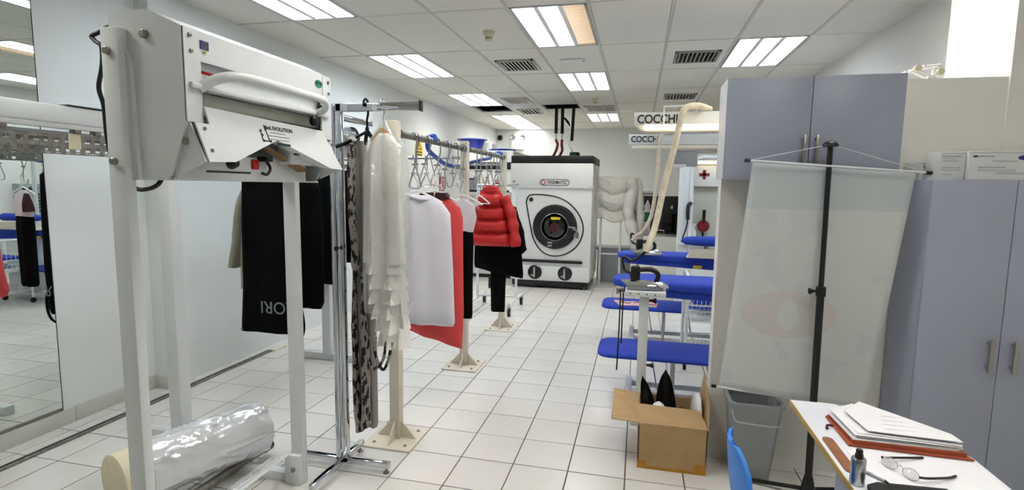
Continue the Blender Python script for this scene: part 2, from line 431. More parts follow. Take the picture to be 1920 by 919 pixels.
# air vents
def vent(x0, x1, y0, y1, label, n=9, diag=True):
    t = thing('ceiling_vent', label, 'air vent', ((x0 + x1) / 2, (y0 + y1) / 2, ZC), 'ceiling air vents')
    b = newbm(); f = .03
    for lo, hi in (((x0, y0), (x1, y0 + f)), ((x0, y1 - f), (x1, y1)), ((x0, y0), (x0 + f, y1)), ((x1 - f, y0), (x1, y1))): box(b, (*lo, ZC - .014), (*hi, ZC + .002), .002)
    obj('frame', b, 'brushed', t); 
    b = newbm(); g = .022                                                  # sheet steel duct going up from the vent
    for lo, hi in (((x0 + g, y0 + g), (x1 - g, y0 + g + .003)), ((x0 + g, y1 - g - .003), (x1 - g, y1 - g)), ((x0 + g, y0 + g), (x0 + g + .003, y1 - g)), ((x1 - g - .003, y0 + g), (x1 - g, y1 - g))): box(b, (*lo, ZC - .003), (*hi, ZC + .3))
    box(b, (x0 + g, y0 + g, ZC + .3), (x1 - g, y1 - g, ZC + .303)); obj('duct', b, 'galv', t, smooth=0)
    for q in range(n):
        xx = x0 + f + (q + .5) * (x1 - x0 - 2 * f) / n
        b = newbm(); box(b, (xx - .012, y0 + f, ZC - .0125), (xx + .004, y1 - f, ZC - .0095)); obj('slat', b, 'brushed', t)
vent(-1.56, -1.14, 5.68, 6.17, 'square grey air vent between the two ceiling lights of the near bays')
vent(.29, .72, 5.62, 6.09, 'square grey air vent beside the light over the wall cupboard')
vent(-2.11, -1.71, 8.04, 8.56, 'grey air vent beside the light next to the missing panel')
vent(-2.13, -1.74, 9.22, 9.82, 'dark grey air vent between the missing panel and the pipe opening', 5)
vent(-.95, -.44, 9.02, 9.62, 'flat grey return vent behind the smoke detector over the dry-cleaning machine', 16)
vent(.29, .74, 8.04, 8.5, 'grey air vent above the ironing station signs')
def detector(x, y, label):
    b = newbm(); lathe(b, [(.055, 0), (.05, -.02), (.036, -.05), (.03, -.055), (.03, -.075), (.024, -.08)], (x, y, ZC + .001), 20)
    t = thing('smoke_detector', label, 'smoke detector', (x, y, ZC), 'smoke detectors')
    obj('body', b, 'cream', t)
    b = newbm(); lathe(b, [(.032, -.056), (.032, -.062)], (x, y, ZC), 20); obj('vent_ring', b, 'wood_brown', t)
detector(-1.32, 4.62, 'cream smoke detector beside the light with the orange tube')
detector(-.7, 8.3, 'cream smoke detector above the dry-cleaning machine')
t = thing('ceiling_plate', 'small pale blank plate on the ceiling beyond the orange-tubed light', 'ceiling plate', (-.74, 5.82, ZC))
bx('plate', (-.87, 5.74, ZC - .012), (-.6, 5.9, ZC + .001), 'wall', t); bx('screw', (-.63, 5.8, ZC - .016), (-.615, 5.815, ZC - .01), 'dark', t, 0)

# ------------------------------------------------------------------ mirror on the left wall
t = thing('wall_mirror', 'tall frameless mirror on the left wall behind the bagging machine', 'mirror', (XL1, 1.5, .1))
bx('glass', (XL1 + .002, .2, .118), (XL1 + .008, 2.495, 2.84), 'mirror', t, 0)
bx('bottom_channel', (XL1 + .001, .2, .1), (XL1 + .014, 2.497, .12), 'galv', t)
bx('edge', (XL1 + .001, 2.495, .118), (XL1 + .009, 2.499, 2.84), 'dark', t, 0)

# ================================================================== DRY-CLEANING MACHINE
def fy(y): return lambda a, c, k: Vector((a, y + k, c))
FX0, FX1, FY0 = -1.905, -.665, 7.95
t = thing('dry_cleaning_machine', 'large white dry-cleaning machine with black plinth and round porthole door', 'dry cleaning machine', ((FX0 + FX1) / 2, 8.5, 0))
bx('body', (FX0 + .01, FY0 + .01, .12), (FX1 - .01, 9.2, 1.89), 'machine_white', t, .01)
bx('upper_panel', (FX0, FY0 - .025, 1.52), (FX1, FY0 + .1, 1.886), 'machine_white', t, .012)
bx('top_cap', (FX0 + .005, FY0 - .01, 1.886), (FX1 - .005, 9.2, 2.0), 'black', t, .006)
bx('plinth', (FX0 + .04, FY0 - .005, .035), (FX1 - .04, 9.18, .12), 'black', t, .004)
for x in (FX0 + .1, FX1 - .1):
    for y in (FY0 + .05, 9.1):
        b = newbm(); lathe(b, [(.035, 0), (.035, .008), (.014, .012), (.014, .05)], (x, y, 0), 12); obj('foot', b, 'steel', t)
bx('lower_panel', (FX0 + .06, FY0 - .012, .12), (FX1 - .02, FY0 + .05, .345), 'machine_white', t, .004)
bx('lint_handle', (-1.72, FY0 - .03, .395), (-.79, FY0 + .02, .44), 'black', t, .018)
# door surround, teardrop outline in black rubber
cx, cz = -1.215, .945
out = [(-1.66, 1.30), (-1.635, 1.385), (-1.56, 1.42), (-1.35, 1.415), (-1.15, 1.375), (-1.0, 1.29), (-.87, 1.15), (-.80, .99), (-.80, .84), (-.87, .68), (-.99, .57), (-1.13, .51), (-1.27, .505), (-1.4, .56), (-1.51, .69), (-1.575, .87)]
pp = smooth_path([(a, FY0, c) for a, c in out + out[:1]], 4)[:-1]
b = newbm(); tube(b, [p + Vector((0, .006, 0)) for p in pp], .011, 6, cyclic=True); ds = obj('door_seal', b, 'black', t)
b = newbm(); prism(b, [(p.x, p.z) for p in pp], fy(FY0 + .004), .012); obj('door_surround', b, 'machine_white', t)
MY = Matrix.Rotation(PI / 2, 3, 'X')          # lathe axis z -> -y
dr = None
b = newbm(); lathe(b, [(.33, .0), (.335, .03), (.325, .055), (.30, .065), (.235, .05), (.205, .045), (.2, .03)], (cx, FY0 + .01, cz), 48, MY); dr = obj('door_ring', b, 'black', t)
b = newbm(); lathe(b, [(.203, .045), (.206, .053), (.2, .056), (.197, .045)], (cx, FY0 + .01, cz), 48, MY); obj('chrome_trim', b, 'steel', dr)
b = newbm(); lathe(b, [(.2, .02), (.2, .035), (.12, .055), (.001, .062)], (cx, FY0 + .01, cz), 40, MY); obj('door_glass', b, 'glass_dark', dr)
b = newbm(); lathe(b, [(.075, .05), (.075, .066), (.04, .07), (.04, .062), (.001, .062)], (cx, FY0 + .01, cz - .01), 24, MY); obj('hub', b, 'maroon', dr)
bx('warning_label', (cx - .055, FY0 - .07, cz + .11), (cx + .085, FY0 - .055, cz + .145), 'yellow', dr, .004)
for k in range(2): bx('plate', (cx - .1, FY0 - .062, cz - .25 - .045 * k), (cx - .03, FY0 - .054, cz - .225 - .045 * k), 'steel', dr)
b = newbm(); tube(b, [(-1.0, FY0 - .06, .95), (-.93, FY0 - .07, .94), (-.89, FY0 - .06, .9), (-.86, FY0 - .05, .85), (-.885, FY0 - .05, .8), (-.85, FY0 - .04, .79)], .013, 8); box(b, (-.95, FY0 - .06, .9), (-.9, FY0, .955), .005); box(b, (-.93, FY0 - .05, .80), (-.86, FY0, .87), .005); obj('door_latch', b, 'galv', t)
b = newbm(); lathe(b, [(.032, 0), (.032, .014), (.02, .016), (.018, .01), (.001, .01)], (-1.585, FY0, 1.345), 20, MY); obj('lock', b, 'ink', t)
for x in (-1.505, -1.045):
    b = newbm(); lathe(b, [(.105, 0), (.108, .02), (.095, .03), (.09, .012), (.001, .012)], (x, FY0 - .012, .247), 32, MY); k = obj('button_trap', b, 'black_gloss', t)
    b = newbm(); box(b, (x - .022, FY0 - .06, .165), (x + .012, FY0 - .02, .325), .01); box(b, (x - .06, FY0 - .045, .185), (x - .02, FY0 - .02, .21), .005); obj('handle', b, 'steel', k)
# logo plate
b = newbm(); pl = [(-1.44 + .05 + math.cos(a) * .05 if False else 0, 0) for a in ()]
def stadium(x0, x1, z0, z1, n=10):
    r = (z1 - z0) / 2; zc = (z0 + z1) / 2
    return [(x1 - r + r * math.cos(-PI / 2 + PI * k / n), zc + r * math.sin(-PI / 2 + PI * k / n)) for k in range(n + 1)] + [(x0 + r + r * math.cos(PI / 2 + PI * k / n), zc + r * math.sin(PI / 2 + PI * k / n)) for k in range(n + 1)]
prism(b, stadium(-1.455, -1.01, 1.557, 1.652), fy(FY0 - .03), .01); lg = obj('logo_plate', b, 'ink', t)
b = newbm(); prism(b, stadium(-1.445, -1.02, 1.566, 1.643), fy(FY0 - .033), .01); obj('logo_field', b, 'machine_white', lg)
b = newbm(); tube(b, [(-1.4 + .03 * math.cos(k * PI / 8), FY0 - .034, 1.605 + .03 * math.sin(k * PI / 8)) for k in range(16)], .007, 6, True); obj('logo_ring', b, 'red', lg)
text('logo_lettering', 'FIRBIMATIC', .074, (-1.19, FY0 - .035, 1.603), (1, 0, 0), (0, 0, 1), 'ink', lg, bold=.001, sx=.78)
for x in (FX0 + .03, FX1 - .03):
    for z in (1.545, 1.0): bx('rivet', (x - .006, FY0 - .032 if z > 1.5 else FY0 + .004, z - .006), (x + .006, FY0 + .012, z + .006), 'ink', t, .002)
bx('badge', (-1.87, FY0 - .03, 1.60), (-1.83, FY0 - .02, 1.63), 'label_grey', t); bx('badge', (-1.85, FY0 - .03, 1.55), (-1.77, FY0 - .02, 1.57), 'label_grey', t)
b = newbm(); lathe(b, [(.09, 0), (.085, .1), (.07, .11)], (-1.06, 8.9, 2.0), 20); obj('chimney_collar', b, 'black', t)
bx('valve_box', (-1.45, 8.8, 2.0), (-1.28, 9.0, 2.05), 'black', t)
# pipes rising to the ceiling opening
for k, (x, y) in enumerate(((-1.385, 8.95), (-1.29, 9.0))):
    pt = thing('insulated_pipe', ('black insulated pipe with a red lower end, outer of the pair over the machine', 'black insulated pipe with a red lower end, inner of the pair over the machine')[k], 'pipe', (x, y, 2.0), 'pipes from the machine to the ceiling')
    tb('insulation', [(x, y, 2.42), (x, y, 3.15)], .027, 'rubber', pt, 12)
    tb('copper_end', [(x, y, 2.3), (x, y, 2.43)], .014, 'steel', pt, 10)
    tb('red_hose', smooth_path([(x, y, 2.32), (x + .03 * (1 - k), y - .01, 2.24), (x + .01, y - .02, 2.14), (x - .04, y - .03, 2.04)], 5), .022, 'dark_red', pt, 10)
pt = thing('exhaust_pipe', 'single black pipe from the machine collar to the ceiling', 'pipe', (-1.1, 8.95, 2.1), 'pipes from the machine to the ceiling')
tb('insulation', [(-1.12, 8.95, 2.3), (-1.09, 8.98, 3.15)], .026, 'rubber', pt, 12)
tb('wire', smooth_path([(-1.13, 8.94, 2.32), (-1.15, 8.92, 2.22), (-1.12, 8.93, 2.16), (-1.11, 8.94, 2.1)], 5), .008, 'steel', pt, 6)
tag(tb('foam_piece', [(-1.285, 8.975, 2.69), (-1.24, 8.95, 2.66), (-1.19, 8.94, 2.6), (-1.15, 8.94, 2.53)], [.012, .018, .024, .006], 'rubber', None, 8, loc=(-1.22, 8.92, 2.6)), 'loose scrap of black foam tied between the ceiling pipes', 'foam')

# second machine behind
t = thing('finishing_machine', 'white machine with a black stripe standing behind the hanger rail', 'machine', (-2.45, 9.1, 0))
bx('body', (-2.86, 8.62, .06), (-2.03, 10.0, 2.12), 'machine_white', t, .01)
bx('stripe', (-2.85, 8.605, 1.815), (-2.04, 8.63, 1.93), 'black', t, .003)
bx('plinth', (-2.84, 8.64, 0), (-2.05, 9.98, .07), 'black', t)
bx('ledge', (-2.86, 8.35, 1.40), (-2.03, 8.62, 1.45), 'machine_white', t, .004)
bx('ledge_stripe', (-2.86, 8.34, 1.44), (-2.03, 8.36, 1.475), 'black', t)
bx('drawer', (-2.8, 8.61, 1.0), (-2.1, 8.63, 1.35), 'machine_white', t, .004)
bx('label', (-2.56, 8.608, 1.49), (-2.45, 8.622, 1.66), 'cream_paint', t); bx('switch_plate', (-2.34, 8.6, 1.52), (-2.22, 8.622, 1.66), 'white_plastic', t)
bx('switch_header', (-2.335, 8.597, 1.615), (-2.225, 8.61, 1.645), 'tape', t)
b = newbm(); lathe(b, [(.04, 0), (.04, .03), (.02, .035)], (-2.28, 8.6, 1.565), 16, MY); obj('stop_button', b, 'dark_red', t)
t = thing('plastic_basin', 'dark blue plastic basin on top of the white striped machine', 'basin', (-2.75, 9.0, 2.12))
b = newbm(); lathe(b, [(.15, 0), (.22, .2), (.245, .2), (.245, .215), (.21, .215), (.145, .015), (.001, .015)], (-2.85, 9.0, 2.12), 28); obj('bowl', b, 'blue_plastic', t)
b = newbm(); lathe(b, [(.24, .198), (.262, .2), (.262, .213), (.24, .217)], (-2.85, 9.0, 2.12), 28); obj('rim', b, 'blue_plastic', t)
t = thing('plastic_crate', 'blue-grey plastic crate on the ledge of the striped machine', 'crate', (-2.7, 8.48, 1.475))
b = newbm(); lo, hi = (-2.86, 8.37, 1.45), (-2.62, 8.58, 1.66)
box(b, lo, (hi[0], hi[1], lo[2] + .01)); box(b, lo, (lo[0] + .01, hi[1], hi[2])); box(b, (hi[0] - .01, lo[1], lo[2]), hi); box(b, lo, (hi[0], lo[1] + .01, hi[2])); box(b, (lo[0], hi[1] - .01, lo[2]), hi)
obj('tub', b, 'mid_grey', t); b = newbm(); box(b, (lo[0] - .01, lo[1] - .012, hi[2] - .02), (hi[0] + .01, lo[1] + .012, hi[2] + .004), .003); obj('rim', b, 'navy', t)
t = thing('blue_tray', 'flat blue tray lying on top of the striped machine', 'tray', (-2.3, 8.9, 2.12))
b = newbm(); lathe(b, [(.2, 0), (.23, .03), (.22, .03), (.19, .006), (.001, .006)], (-2.28, 8.9, 2.12), 24); obj('dish', b, 'blue_plastic', t)
b = newbm(); lathe(b, [(.225, .026), (.24, .028), (.24, .034), (.225, .036)], (-2.28, 8.9, 2.12), 24); obj('rim', b, 'blue_hose', t)

# back wall fittings
t = thing('emergency_light', 'white twin-lamp emergency light on the back wall', 'emergency light', (-2.85, YB, 2.5))
bx('case', (-2.98, YB - .09, 2.4), (-2.68, YB, 2.62), 'white_plastic', t, .012)
for x, z in ((-2.94, 2.69), (-2.70, 2.68)):
    b = newbm(); lathe(b, [(.05, 0), (.065, .05), (.06, .055), (.001, .04)], (x, YB - .05, z), 20, MY); k = obj('lamp_head', b, 'steel', t)
    tb('bracket', [(x, YB - .05, z - .08), (x, YB - .04, z)], .012, 'galv', k)
t = thing('security_camera', 'small black dome camera in the back left corner', 'camera', (-3.28, YB, 2.68))
b = newbm(); lathe(b, [(.06, .0), (.06, .03), (.05, .07), (.001, .085)], (-3.27, YB, 2.68), 20, MY); obj('dome', b, 'black_gloss', t); bx('mount', (-3.31, YB - .02, 2.62), (-3.23, YB, 2.74), 'black', t)
for k, (y, s) in enumerate(((11.3, .22), (11.75, .2), (12.15, .2))):
    t = thing('wall_meter', ('grey steel box nearest the striped machine on the left wall', 'pale middle box of the row on the left wall', 'grey-green box closest to the back corner on the left wall')[k], 'wall box', (XL2, y, 2.3), 'boxes on the left wall by the corner')
    bx('case', (XL2 - .001, y - s / 2, 2.18), (XL2 + .07, y + s / 2, 2.5), ('grey_box', 'wall', 'grey_box')[k], t, .006); bx('cover', (XL2 + .068, y - s / 2 + .02, 2.2), (XL2 + .075, y + s / 2 - .02, 2.48), ('label_grey', 'wall', 'green')[k] if k < 2 else 'label_grey', t, .003)
t = thing('fire_sign', 'red fire extinguisher sign on the left wall', 'sign', (XL2, 8.85, 1.56))
bx('board', (XL2, 8.72, 1.44), (XL2 + .006, 8.98, 1.69), 'dark_red', t, .002)
bx('field', (XL2 + .004, 8.79, 1.47), (XL2 + .008, 8.93, 1.66), 'pink', t, 0)
b = newbm(); tube(b, [(XL2 + .008, 8.86, 1.5), (XL2 + .008, 8.86, 1.6)], .02, 8); tube(b, [(XL2 + .008, 8.86, 1.6), (XL2 + .008, 8.85, 1.63), (XL2 + .008, 8.82, 1.62)], .008, 6); obj('extinguisher_symbol', b, 'red', t)
t = thing('hazard_sign', 'yellow warning tag with a black triangle on the left wall', 'sign', (XL2, 7.85, 2.1))
b = newbm(); prism(b, [(7.71, 1.98), (7.99, 1.98), (7.99, 2.12), (7.92, 2.24), (7.78, 2.24), (7.71, 2.12)], lambda a, c, k: Vector((XL2 + k, a, c)), .008); obj('tag_board', b, 'yellow', t)
b = newbm(); prism(b, [(7.75, 2.09), (7.95, 2.09), (7.85, 2.23)], lambda a, c, k: Vector((XL2 + .006 + k, a, c)), .004); k = obj('triangle', b, 'ink', t)
b = newbm(); prism(b, [(7.785, 2.102), (7.915, 2.102), (7.85, 2.2)], lambda a, c, k: Vector((XL2 + .009 + k, a, c)), .003); obj('triangle_field', b, 'yellow', k)
bx('bolt_mark', (XL2 + .011, 7.845, 2.115), (XL2 + .014, 7.857, 2.17), 'ink', k, 0)
for z in (2.0, 2.04): bx('line', (XL2 + .007, 7.74, z), (XL2 + .01, 7.96, z + .018), 'ink', t, 0)

# ================================================================== HANGER RAIL ON CREAM POSTS
RX = -1.405
def post(y, x, label, arm):
    t = thing('rail_post', label, 'post', (x, y, 0), 'cream posts of the hanger rail')
    bx('column', (x - .032, y - .032, .01), (x + .032, y + .032, 1.905), 'cream_paint', t, .006)
    bx('base_plate', (x - .15, y - .155, 0), (x + .15, y + .155, .012), 'cream_paint', t, .003)
    for a in range(4):
        d = Vector((math.cos(a * PI / 2), math.sin(a * PI / 2), 0)); s = Vector((-d.y, d.x, 0)) * .004
        b = newbm(); P = [Vector((x, y, .012)) + d * .031, Vector((x, y, .012)) + d * .125, Vector((x, y, .118)) + d * .031]
        A = [b.verts.new(p - s) for p in P]; B = [b.verts.new(p + s) for p in P]
        b.faces.new(A); b.faces.new(B[::-1])
        for i in range(3): b.faces.new((A[i], A[(i + 1) % 3], B[(i + 1) % 3], B[i]))
        obj('gusset', b, 'cream_paint', t, smooth=0)
        q = Vector((x, y, .012)) + Vector((math.cos(a * PI / 2 + PI / 4), math.sin(a * PI / 2 + PI / 4), 0)) * .14
        b = newbm(); lathe(b, [(.011, 0), (.011, .004), (.006, .008)], q, 8); obj('bolt', b, 'galv', t)
    if arm: tb('side_arm', [(x - .03, y, 1.768), (x - .5, y, 1.768)], .013, 'steel', t, 10)
post(2.88, -1.385, 'cream steel post with gusseted foot next to the chrome garment stand', False)
post(4.26, -1.415, 'middle cream steel post of the hanger rail, beside the red dress', True)
post(5.54, -1.41, 'cream steel post at the dry-cleaning machine end of the hanger rail', True)
t = thing('hanger_rail', 'grey steel tube rail joining the three cream posts', 'rail', (RX, 4.2, 1.84))
b = newbm(); tube(b, [(RX, 2.93, 1.842), (RX, 5.6, 1.842)], .021, 14); obj('tube', b, 'galv', t)
for y in (2.95, 2.99, 4.2, 4.32, 5.5): tb('clamp', [(RX, y - .012, 1.842), (RX, y + .012, 1.842)], .03, 'galv', t, 12)
tb('end_fitting', [(RX, 2.94, 1.83), (RX + .005, 2.945, 1.785), (RX + .02, 2.95, 1.78)], .014, 'steel', t)
def circ_hook(x, y, z, r, a0=-.2 * PI, a1=1.15 * PI, n=10, axis='x'):
    pts = []
    for k in range(n + 1):
        a = a0 + (a1 - a0) * k / n
        o = Vector((math.cos(a) * r, 0, math.sin(a) * r)) if axis == 'x' else Vector((0, math.cos(a) * r, math.sin(a) * r))
        pts.append(Vector((x, y, z)) + o)
    return pts
def wire_hook(y, label, kind, x=RX, top=1.842, ln=.26, dx=0., sw=.05, axis='x'):
    t = thing('wire_hanger', label, 'hanger', (x, y, top - ln), 'empty wire hangers on the rail')
    p = circ_hook(x, y, top + (-.003 if axis == 'x' else -.011), .028, axis=axis)[::-1]
    end = Vector((x + dx, y, top - ln * .55))
    b = newbm(); tube(b, p[::-1][::-1] + [], .005, 6); tube(b, [p[-1], p[-1] - Vector((0, 0, .05)), end], .005, 6); obj('hook', b, 'steel', t)
    b = newbm(); bz = top - ln
    if kind == 0: tube(b, [end, (end.x - sw, y, bz), (end.x + sw, y, bz), end], .0045, 6)
    elif kind == 1: tube(b, smooth_path([end, (end.x - sw * .8, y, bz + .03), (end.x - sw * .6, y, bz), (end.x + sw * .6, y, bz), (end.x + sw * .8, y, bz + .03), end], 4), .0045, 6)
    else: tube(b, smooth_path([end, (end.x + .01, y, bz + .05), (end.x - .01, y, bz), (end.x - .04, y, bz + .01), (end.x - .045, y, bz + .04)], 4), .0045, 6)
    obj('wire_frame', b, 'steel', t)
    b = newbm(); tube(b, [end + Vector((-.02, 0, .005)), end + Vector((.02, 0, .005))], .007, 6); obj('collar', b, 'galv', t)
spots = [(3.2, 1, .32), (3.42, 0, .3), (3.62, 1, .3), (3.8, 2, .34), (4.0, 0, .3), (4.14, 2, .32), (4.5, 1, .33), (4.62, 0, .32), (5.05, 0, .3), (5.17, 1, .3), (5.28, 0, .3), (5.4, 1, .3)]
for k, (y, kd, ln) in enumerate(spots):
    ordn = ['first', 'second', 'third', 'fourth', 'fifth', 'sixth'][k % 6]; shp = ('triangular', 'rounded', 'open hook-ended')[kd]
    wire_hook(y, '%s empty wire hanger, %s on the rail %s' % (shp, ordn, 'from the chrome stand' if k < 6 else 'past the middle post'), kd, ln=ln, dx=random.uniform(-.02, .02), sw=random.uniform(.035, .055))
for k in range(4):
    wire_hook(4.26, 'small wire hook on the middle post side arm, %s from its free end' % ['first', 'second', 'third', 'fourth'][k], (0, 1, 0, 2)[k], x=-1.87 + .115 * k, top=1.768, ln=.24, sw=.05, axis='y')
for k in range(3):
    wire_hook(5.54, 'small wire hook on the far post side arm, %s from its free end' % ['first', 'second', 'third'][k], (1, 0, 1)[k], x=-1.85 + .13 * k, top=1.768, ln=.26, sw=.04, axis='y')
tag(tb('air_hose', smooth_path([(-1.375, 3.5, 1.84), (-1.385, 3.51, 1.875), (-1.43, 3.53, 1.868), (-1.465, 3.58, 1.82), (-1.475, 3.64, 1.784), (-1.475, 3.74, 1.753), (-1.475, 3.91, 1.713), (-1.475, 4.09, 1.697), (-1.475, 4.35, 1.7), (-1.475, 4.65, 1.75), (-1.475, 4.98, 1.79), (-1.47, 5.2, 1.815), (-1.45, 5.3, 1.862), (-1.405, 5.34, 1.88), (-1.375, 5.345, 1.86)], 6), .016, 'blue_hose', None, 10, loc=(-1.475, 4.2, 1.697)), 'bright blue air hose looped below the hanger rail', 'hose')
# rolling rack behind the red jacket
t = thing('rolling_rack', 'white wheeled garment rack standing behind the red jacket', 'garment rack', (-1.7, 6.4, 0))
for x in (-1.95, -1.45):
    tb('foot_bar', [(x, 6.03, .14), (x, 6.75, .14)], .018, 'white_metal', t, 10)
    tb('upright', [(x, 6.4, .14), (x, 6.4, 1.55)], .016, 'white_metal', t, 10)
    for y in (6.05, 6.73):
        b = newbm(); lathe(b, [(.001, -.014), (.045, -.014), (.05, -.008), (.05, .008), (.045, .014), (.001, .014)], (x, y, .05), 20, Matrix.Rotation(PI / 2, 3, 'Y') @ Matrix.Identity(3)); k = obj('caster', b, 'rubber', t)
        b = newbm(); lathe(b, [(.001, -.017), (.022, -.017), (.022, .017), (.001, .017)], (x, y, .05), 14, Matrix.Rotation(PI / 2, 3, 'Y')); tube(b, [(x, y, .1), (x, y, .16)], .01); box(b, (x - .022, y - .015, .05), (x - .018, y + .015, .115)); box(b, (x + .018, y - .015, .05), (x + .022, y + .015, .115)); box(b, (x - .022, y - .015, .1), (x + .022, y + .015, .115)); obj('fork', b, 'steel', k)
tb('cross_bar', [(-1.95, 6.4, .17), (-1.45, 6.4, .17)], .016, 'white_metal', t, 10); tb('top_bar', [(-1.95, 6.4, 1.55), (-1.45, 6.4, 1.55)], .014, 'steel', t, 10)
bx('clip_box', (-1.78, 6.3, .28), (-1.62, 6.42, .42), 'dark', t, .006); 

# ================================================================== GARMENT BAGGING MACHINE
def px(a, c, y): return Vector((a, y, c))
t = thing('bagging_machine', 'white garment bagging machine with a hinged handle hood on two posts', 'bagging machine', (-1.65, 1.88, 0))
side = [(-1.71, 2.09), (-1.548, 2.087), (-1.422, 2.03), (-1.423, 1.734), (-1.474, 1.612), (-1.497, 1.56), (-1.521, 1.546), (-1.71, 1.545)]
for y in (1.462, 2.283):
    b = newbm(); prism(b, side, fy(y), .008); sp = obj('side_plate', b, 'white_metal', t, smooth=0)
    if y < 2:
        b = newbm(); lathe(b, [(.014, 0), (.014, .012), (.01, .016), (.001, .016)], (-1.565, y, 2.01), 12, MY); obj('bolt', b, 'galv', sp)
        b = newbm(); prism(b, [(-1.655, 2.0), (-1.62, 1.93), (-1.61, 1.545), (-1.655, 1.545)], fy(y - .014), .014); obj('stiffener', b, 'white_metal', sp, smooth=0)
for k, (y, x0) in enumerate(((1.44, -1.703), (2.312, -1.695))):
    pst = bx('post', (x0, y - .016, .0), (x0 + .068, y + .022, 2.03), 'white_metal', t, .004)
    if k == 0:
        for z in (1.955, 1.605):
            b = newbm(); lathe(b, [(.012, 0), (.012, .012), (.008, .016), (.001, .016)], (x0 + .03, y - .016, z), 12, MY); obj('bolt', b, 'galv', pst)
    bx('foot', (x0 - .5, y - .025, 0), (x0 + .066, y + .025, .05), 'white_metal', t, .004)
b = newbm()
for (a0, c0), (a1, c1) in (((-1.71, 2.088), (-1.548, 2.085)), ((-1.548, 2.085), (-1.422, 2.028))):
    prism(b, [(a0, c0), (a1, c1), (a1, c1 - .006), (a0, c0 - .006)], fy(1.47), .813)
obj('top_cover', b, 'white_metal', t, smooth=0)
bx('back_cover', (-1.71, 1.47, 1.55), (-1.704, 2.283, 2.085), 'white_metal', t, 0)
b = newbm(); X0, X1 = -1.426, -1.419
box(b, (X0, 1.462, 1.935), (X1, 2.293, 2.03)); box(b, (X0, 1.462, 1.735), (X1, 1.527, 1.935)); box(b, (X0, 2.215, 1.745), (X1, 2.293, 1.935))
fp = obj('front_panel', b, 'white_metal', t, smooth=0)
for y, z in ((1.485, 2.01), (1.488, 1.96), (2.27, 2.005), (2.272, 1.955)):
    b = newbm(); lathe(b, [(.007, 0), (.007, .005), (.004, .007), (.001, .007)], (X1, y, z), 10, Matrix.Rotation(PI / 2, 3, 'Y')); obj('screw', b, 'galv', fp)
bx('seam', (X1, 2.225, 1.94), (X1 + .001, 2.228, 2.03), 'label_grey', fp, 0)
ef = bx('flag_sticker', (X1 + .0005, 1.526, 1.975), (X1 + .002, 1.562, 2.003), 'eu_blue', fp, 0)
b = newbm()
for k in range(12):
    a = k * PI / 6; box(b, (X1 + .0015, 1.544 + .0085 * math.cos(a) - .001, 1.989 + .0085 * math.sin(a) - .001), (X1 + .003, 1.544 + .0085 * math.cos(a) + .001, 1.989 + .0085 * math.sin(a) + .001))
obj('star_ring', b, 'yellow', ef, smooth=0)
text('mark_lettering', 'CE', .012, (X1 + .002, 1.544, 1.966), (0, 1, 0), (0, 0, 1), 'yellow', ef)
b = newbm(); prism(b, [(2.195 + .028 * math.cos(k * PI / 10), 1.985 + .017 * math.sin(k * PI / 10)) for k in range(20)], lambda a, c, k: Vector((X1 + k, a, c)), .002); gl = obj('maker_badge', b, 'green', fp)
b = newbm(); prism(b, [(2.175, 1.995), (2.195, 1.988), (2.215, 1.995), (2.215, 1.983), (2.195, 1.986), (2.175, 1.983)], lambda a, c, k: Vector((X1 + .002 + k, a, c)), .001); obj('badge_mark', b, 'ink', gl)
# window interior
bx('inner_panel', (-1.452, 1.472, 1.864), (-1.447, 2.28, 1.95), 'white_metal', t, 0)
bx('warning_label', (-1.447, 1.535, 1.87), (-1.446, 1.61, 1.915), 'paper', t, 0)
bx('warning_header', (-1.4465, 1.537, 1.901), (-1.4455, 1.608, 1.912), 'red', t, 0)
for k in range(4): bx('label_line', (-1.4465, 1.54, 1.874 + k * .0065), (-1.4455, 1.605, 1.876 + k * .0065), 'ink_pale', t, 0)
bx('sealing_bar', (-1.455, 1.475, 1.842), (-1.405, 2.262, 1.862), 'white_metal', t, .005)
bx('sealing_jaw', (-1.5, 1.475, 1.795), (-1.46, 2.25, 1.842), 'booth', t, .003)
bx('guide_strip', (-1.45, 1.5, 1.765), (-1.44, 1.82, 1.79), 'white_metal', t); tb('roller', [(-1.49, 1.475, 1.78), (-1.49, 2.28, 1.78)], .02, 'galv', t, 12)
b = newbm(); lathe(b, [(.02, 0), (.024, .02), (.015, .03), (.001, .03)], (-1.42, 2.14, 1.815), 14, Matrix.Rotation(PI / 2, 3, 'Y')); obj('knob', b, 'black', t)
b = newbm(); lathe(b, [(.018, 0), (.02, .02), (.012, .03), (.001, .03)], (-1.42, 2.2, 1.875), 14, Matrix.Rotation(PI / 2, 3, 'Y')); obj('knob', b, 'black', t)
tb('handle', smooth_path([(-1.42, 1.515, 1.845), (-1.39, 1.55, 1.878), (-1.355, 1.6, 1.898), (-1.335, 1.7, 1.902), (-1.33, 1.9, 1.9), (-1.33, 2.06, 1.898), (-1.335, 2.11, 1.89), (-1.36, 2.15, 1.868), (-1.42, 2.17, 1.85)], 6), .0135, 'white_metal', t, 12, flat=1.25)
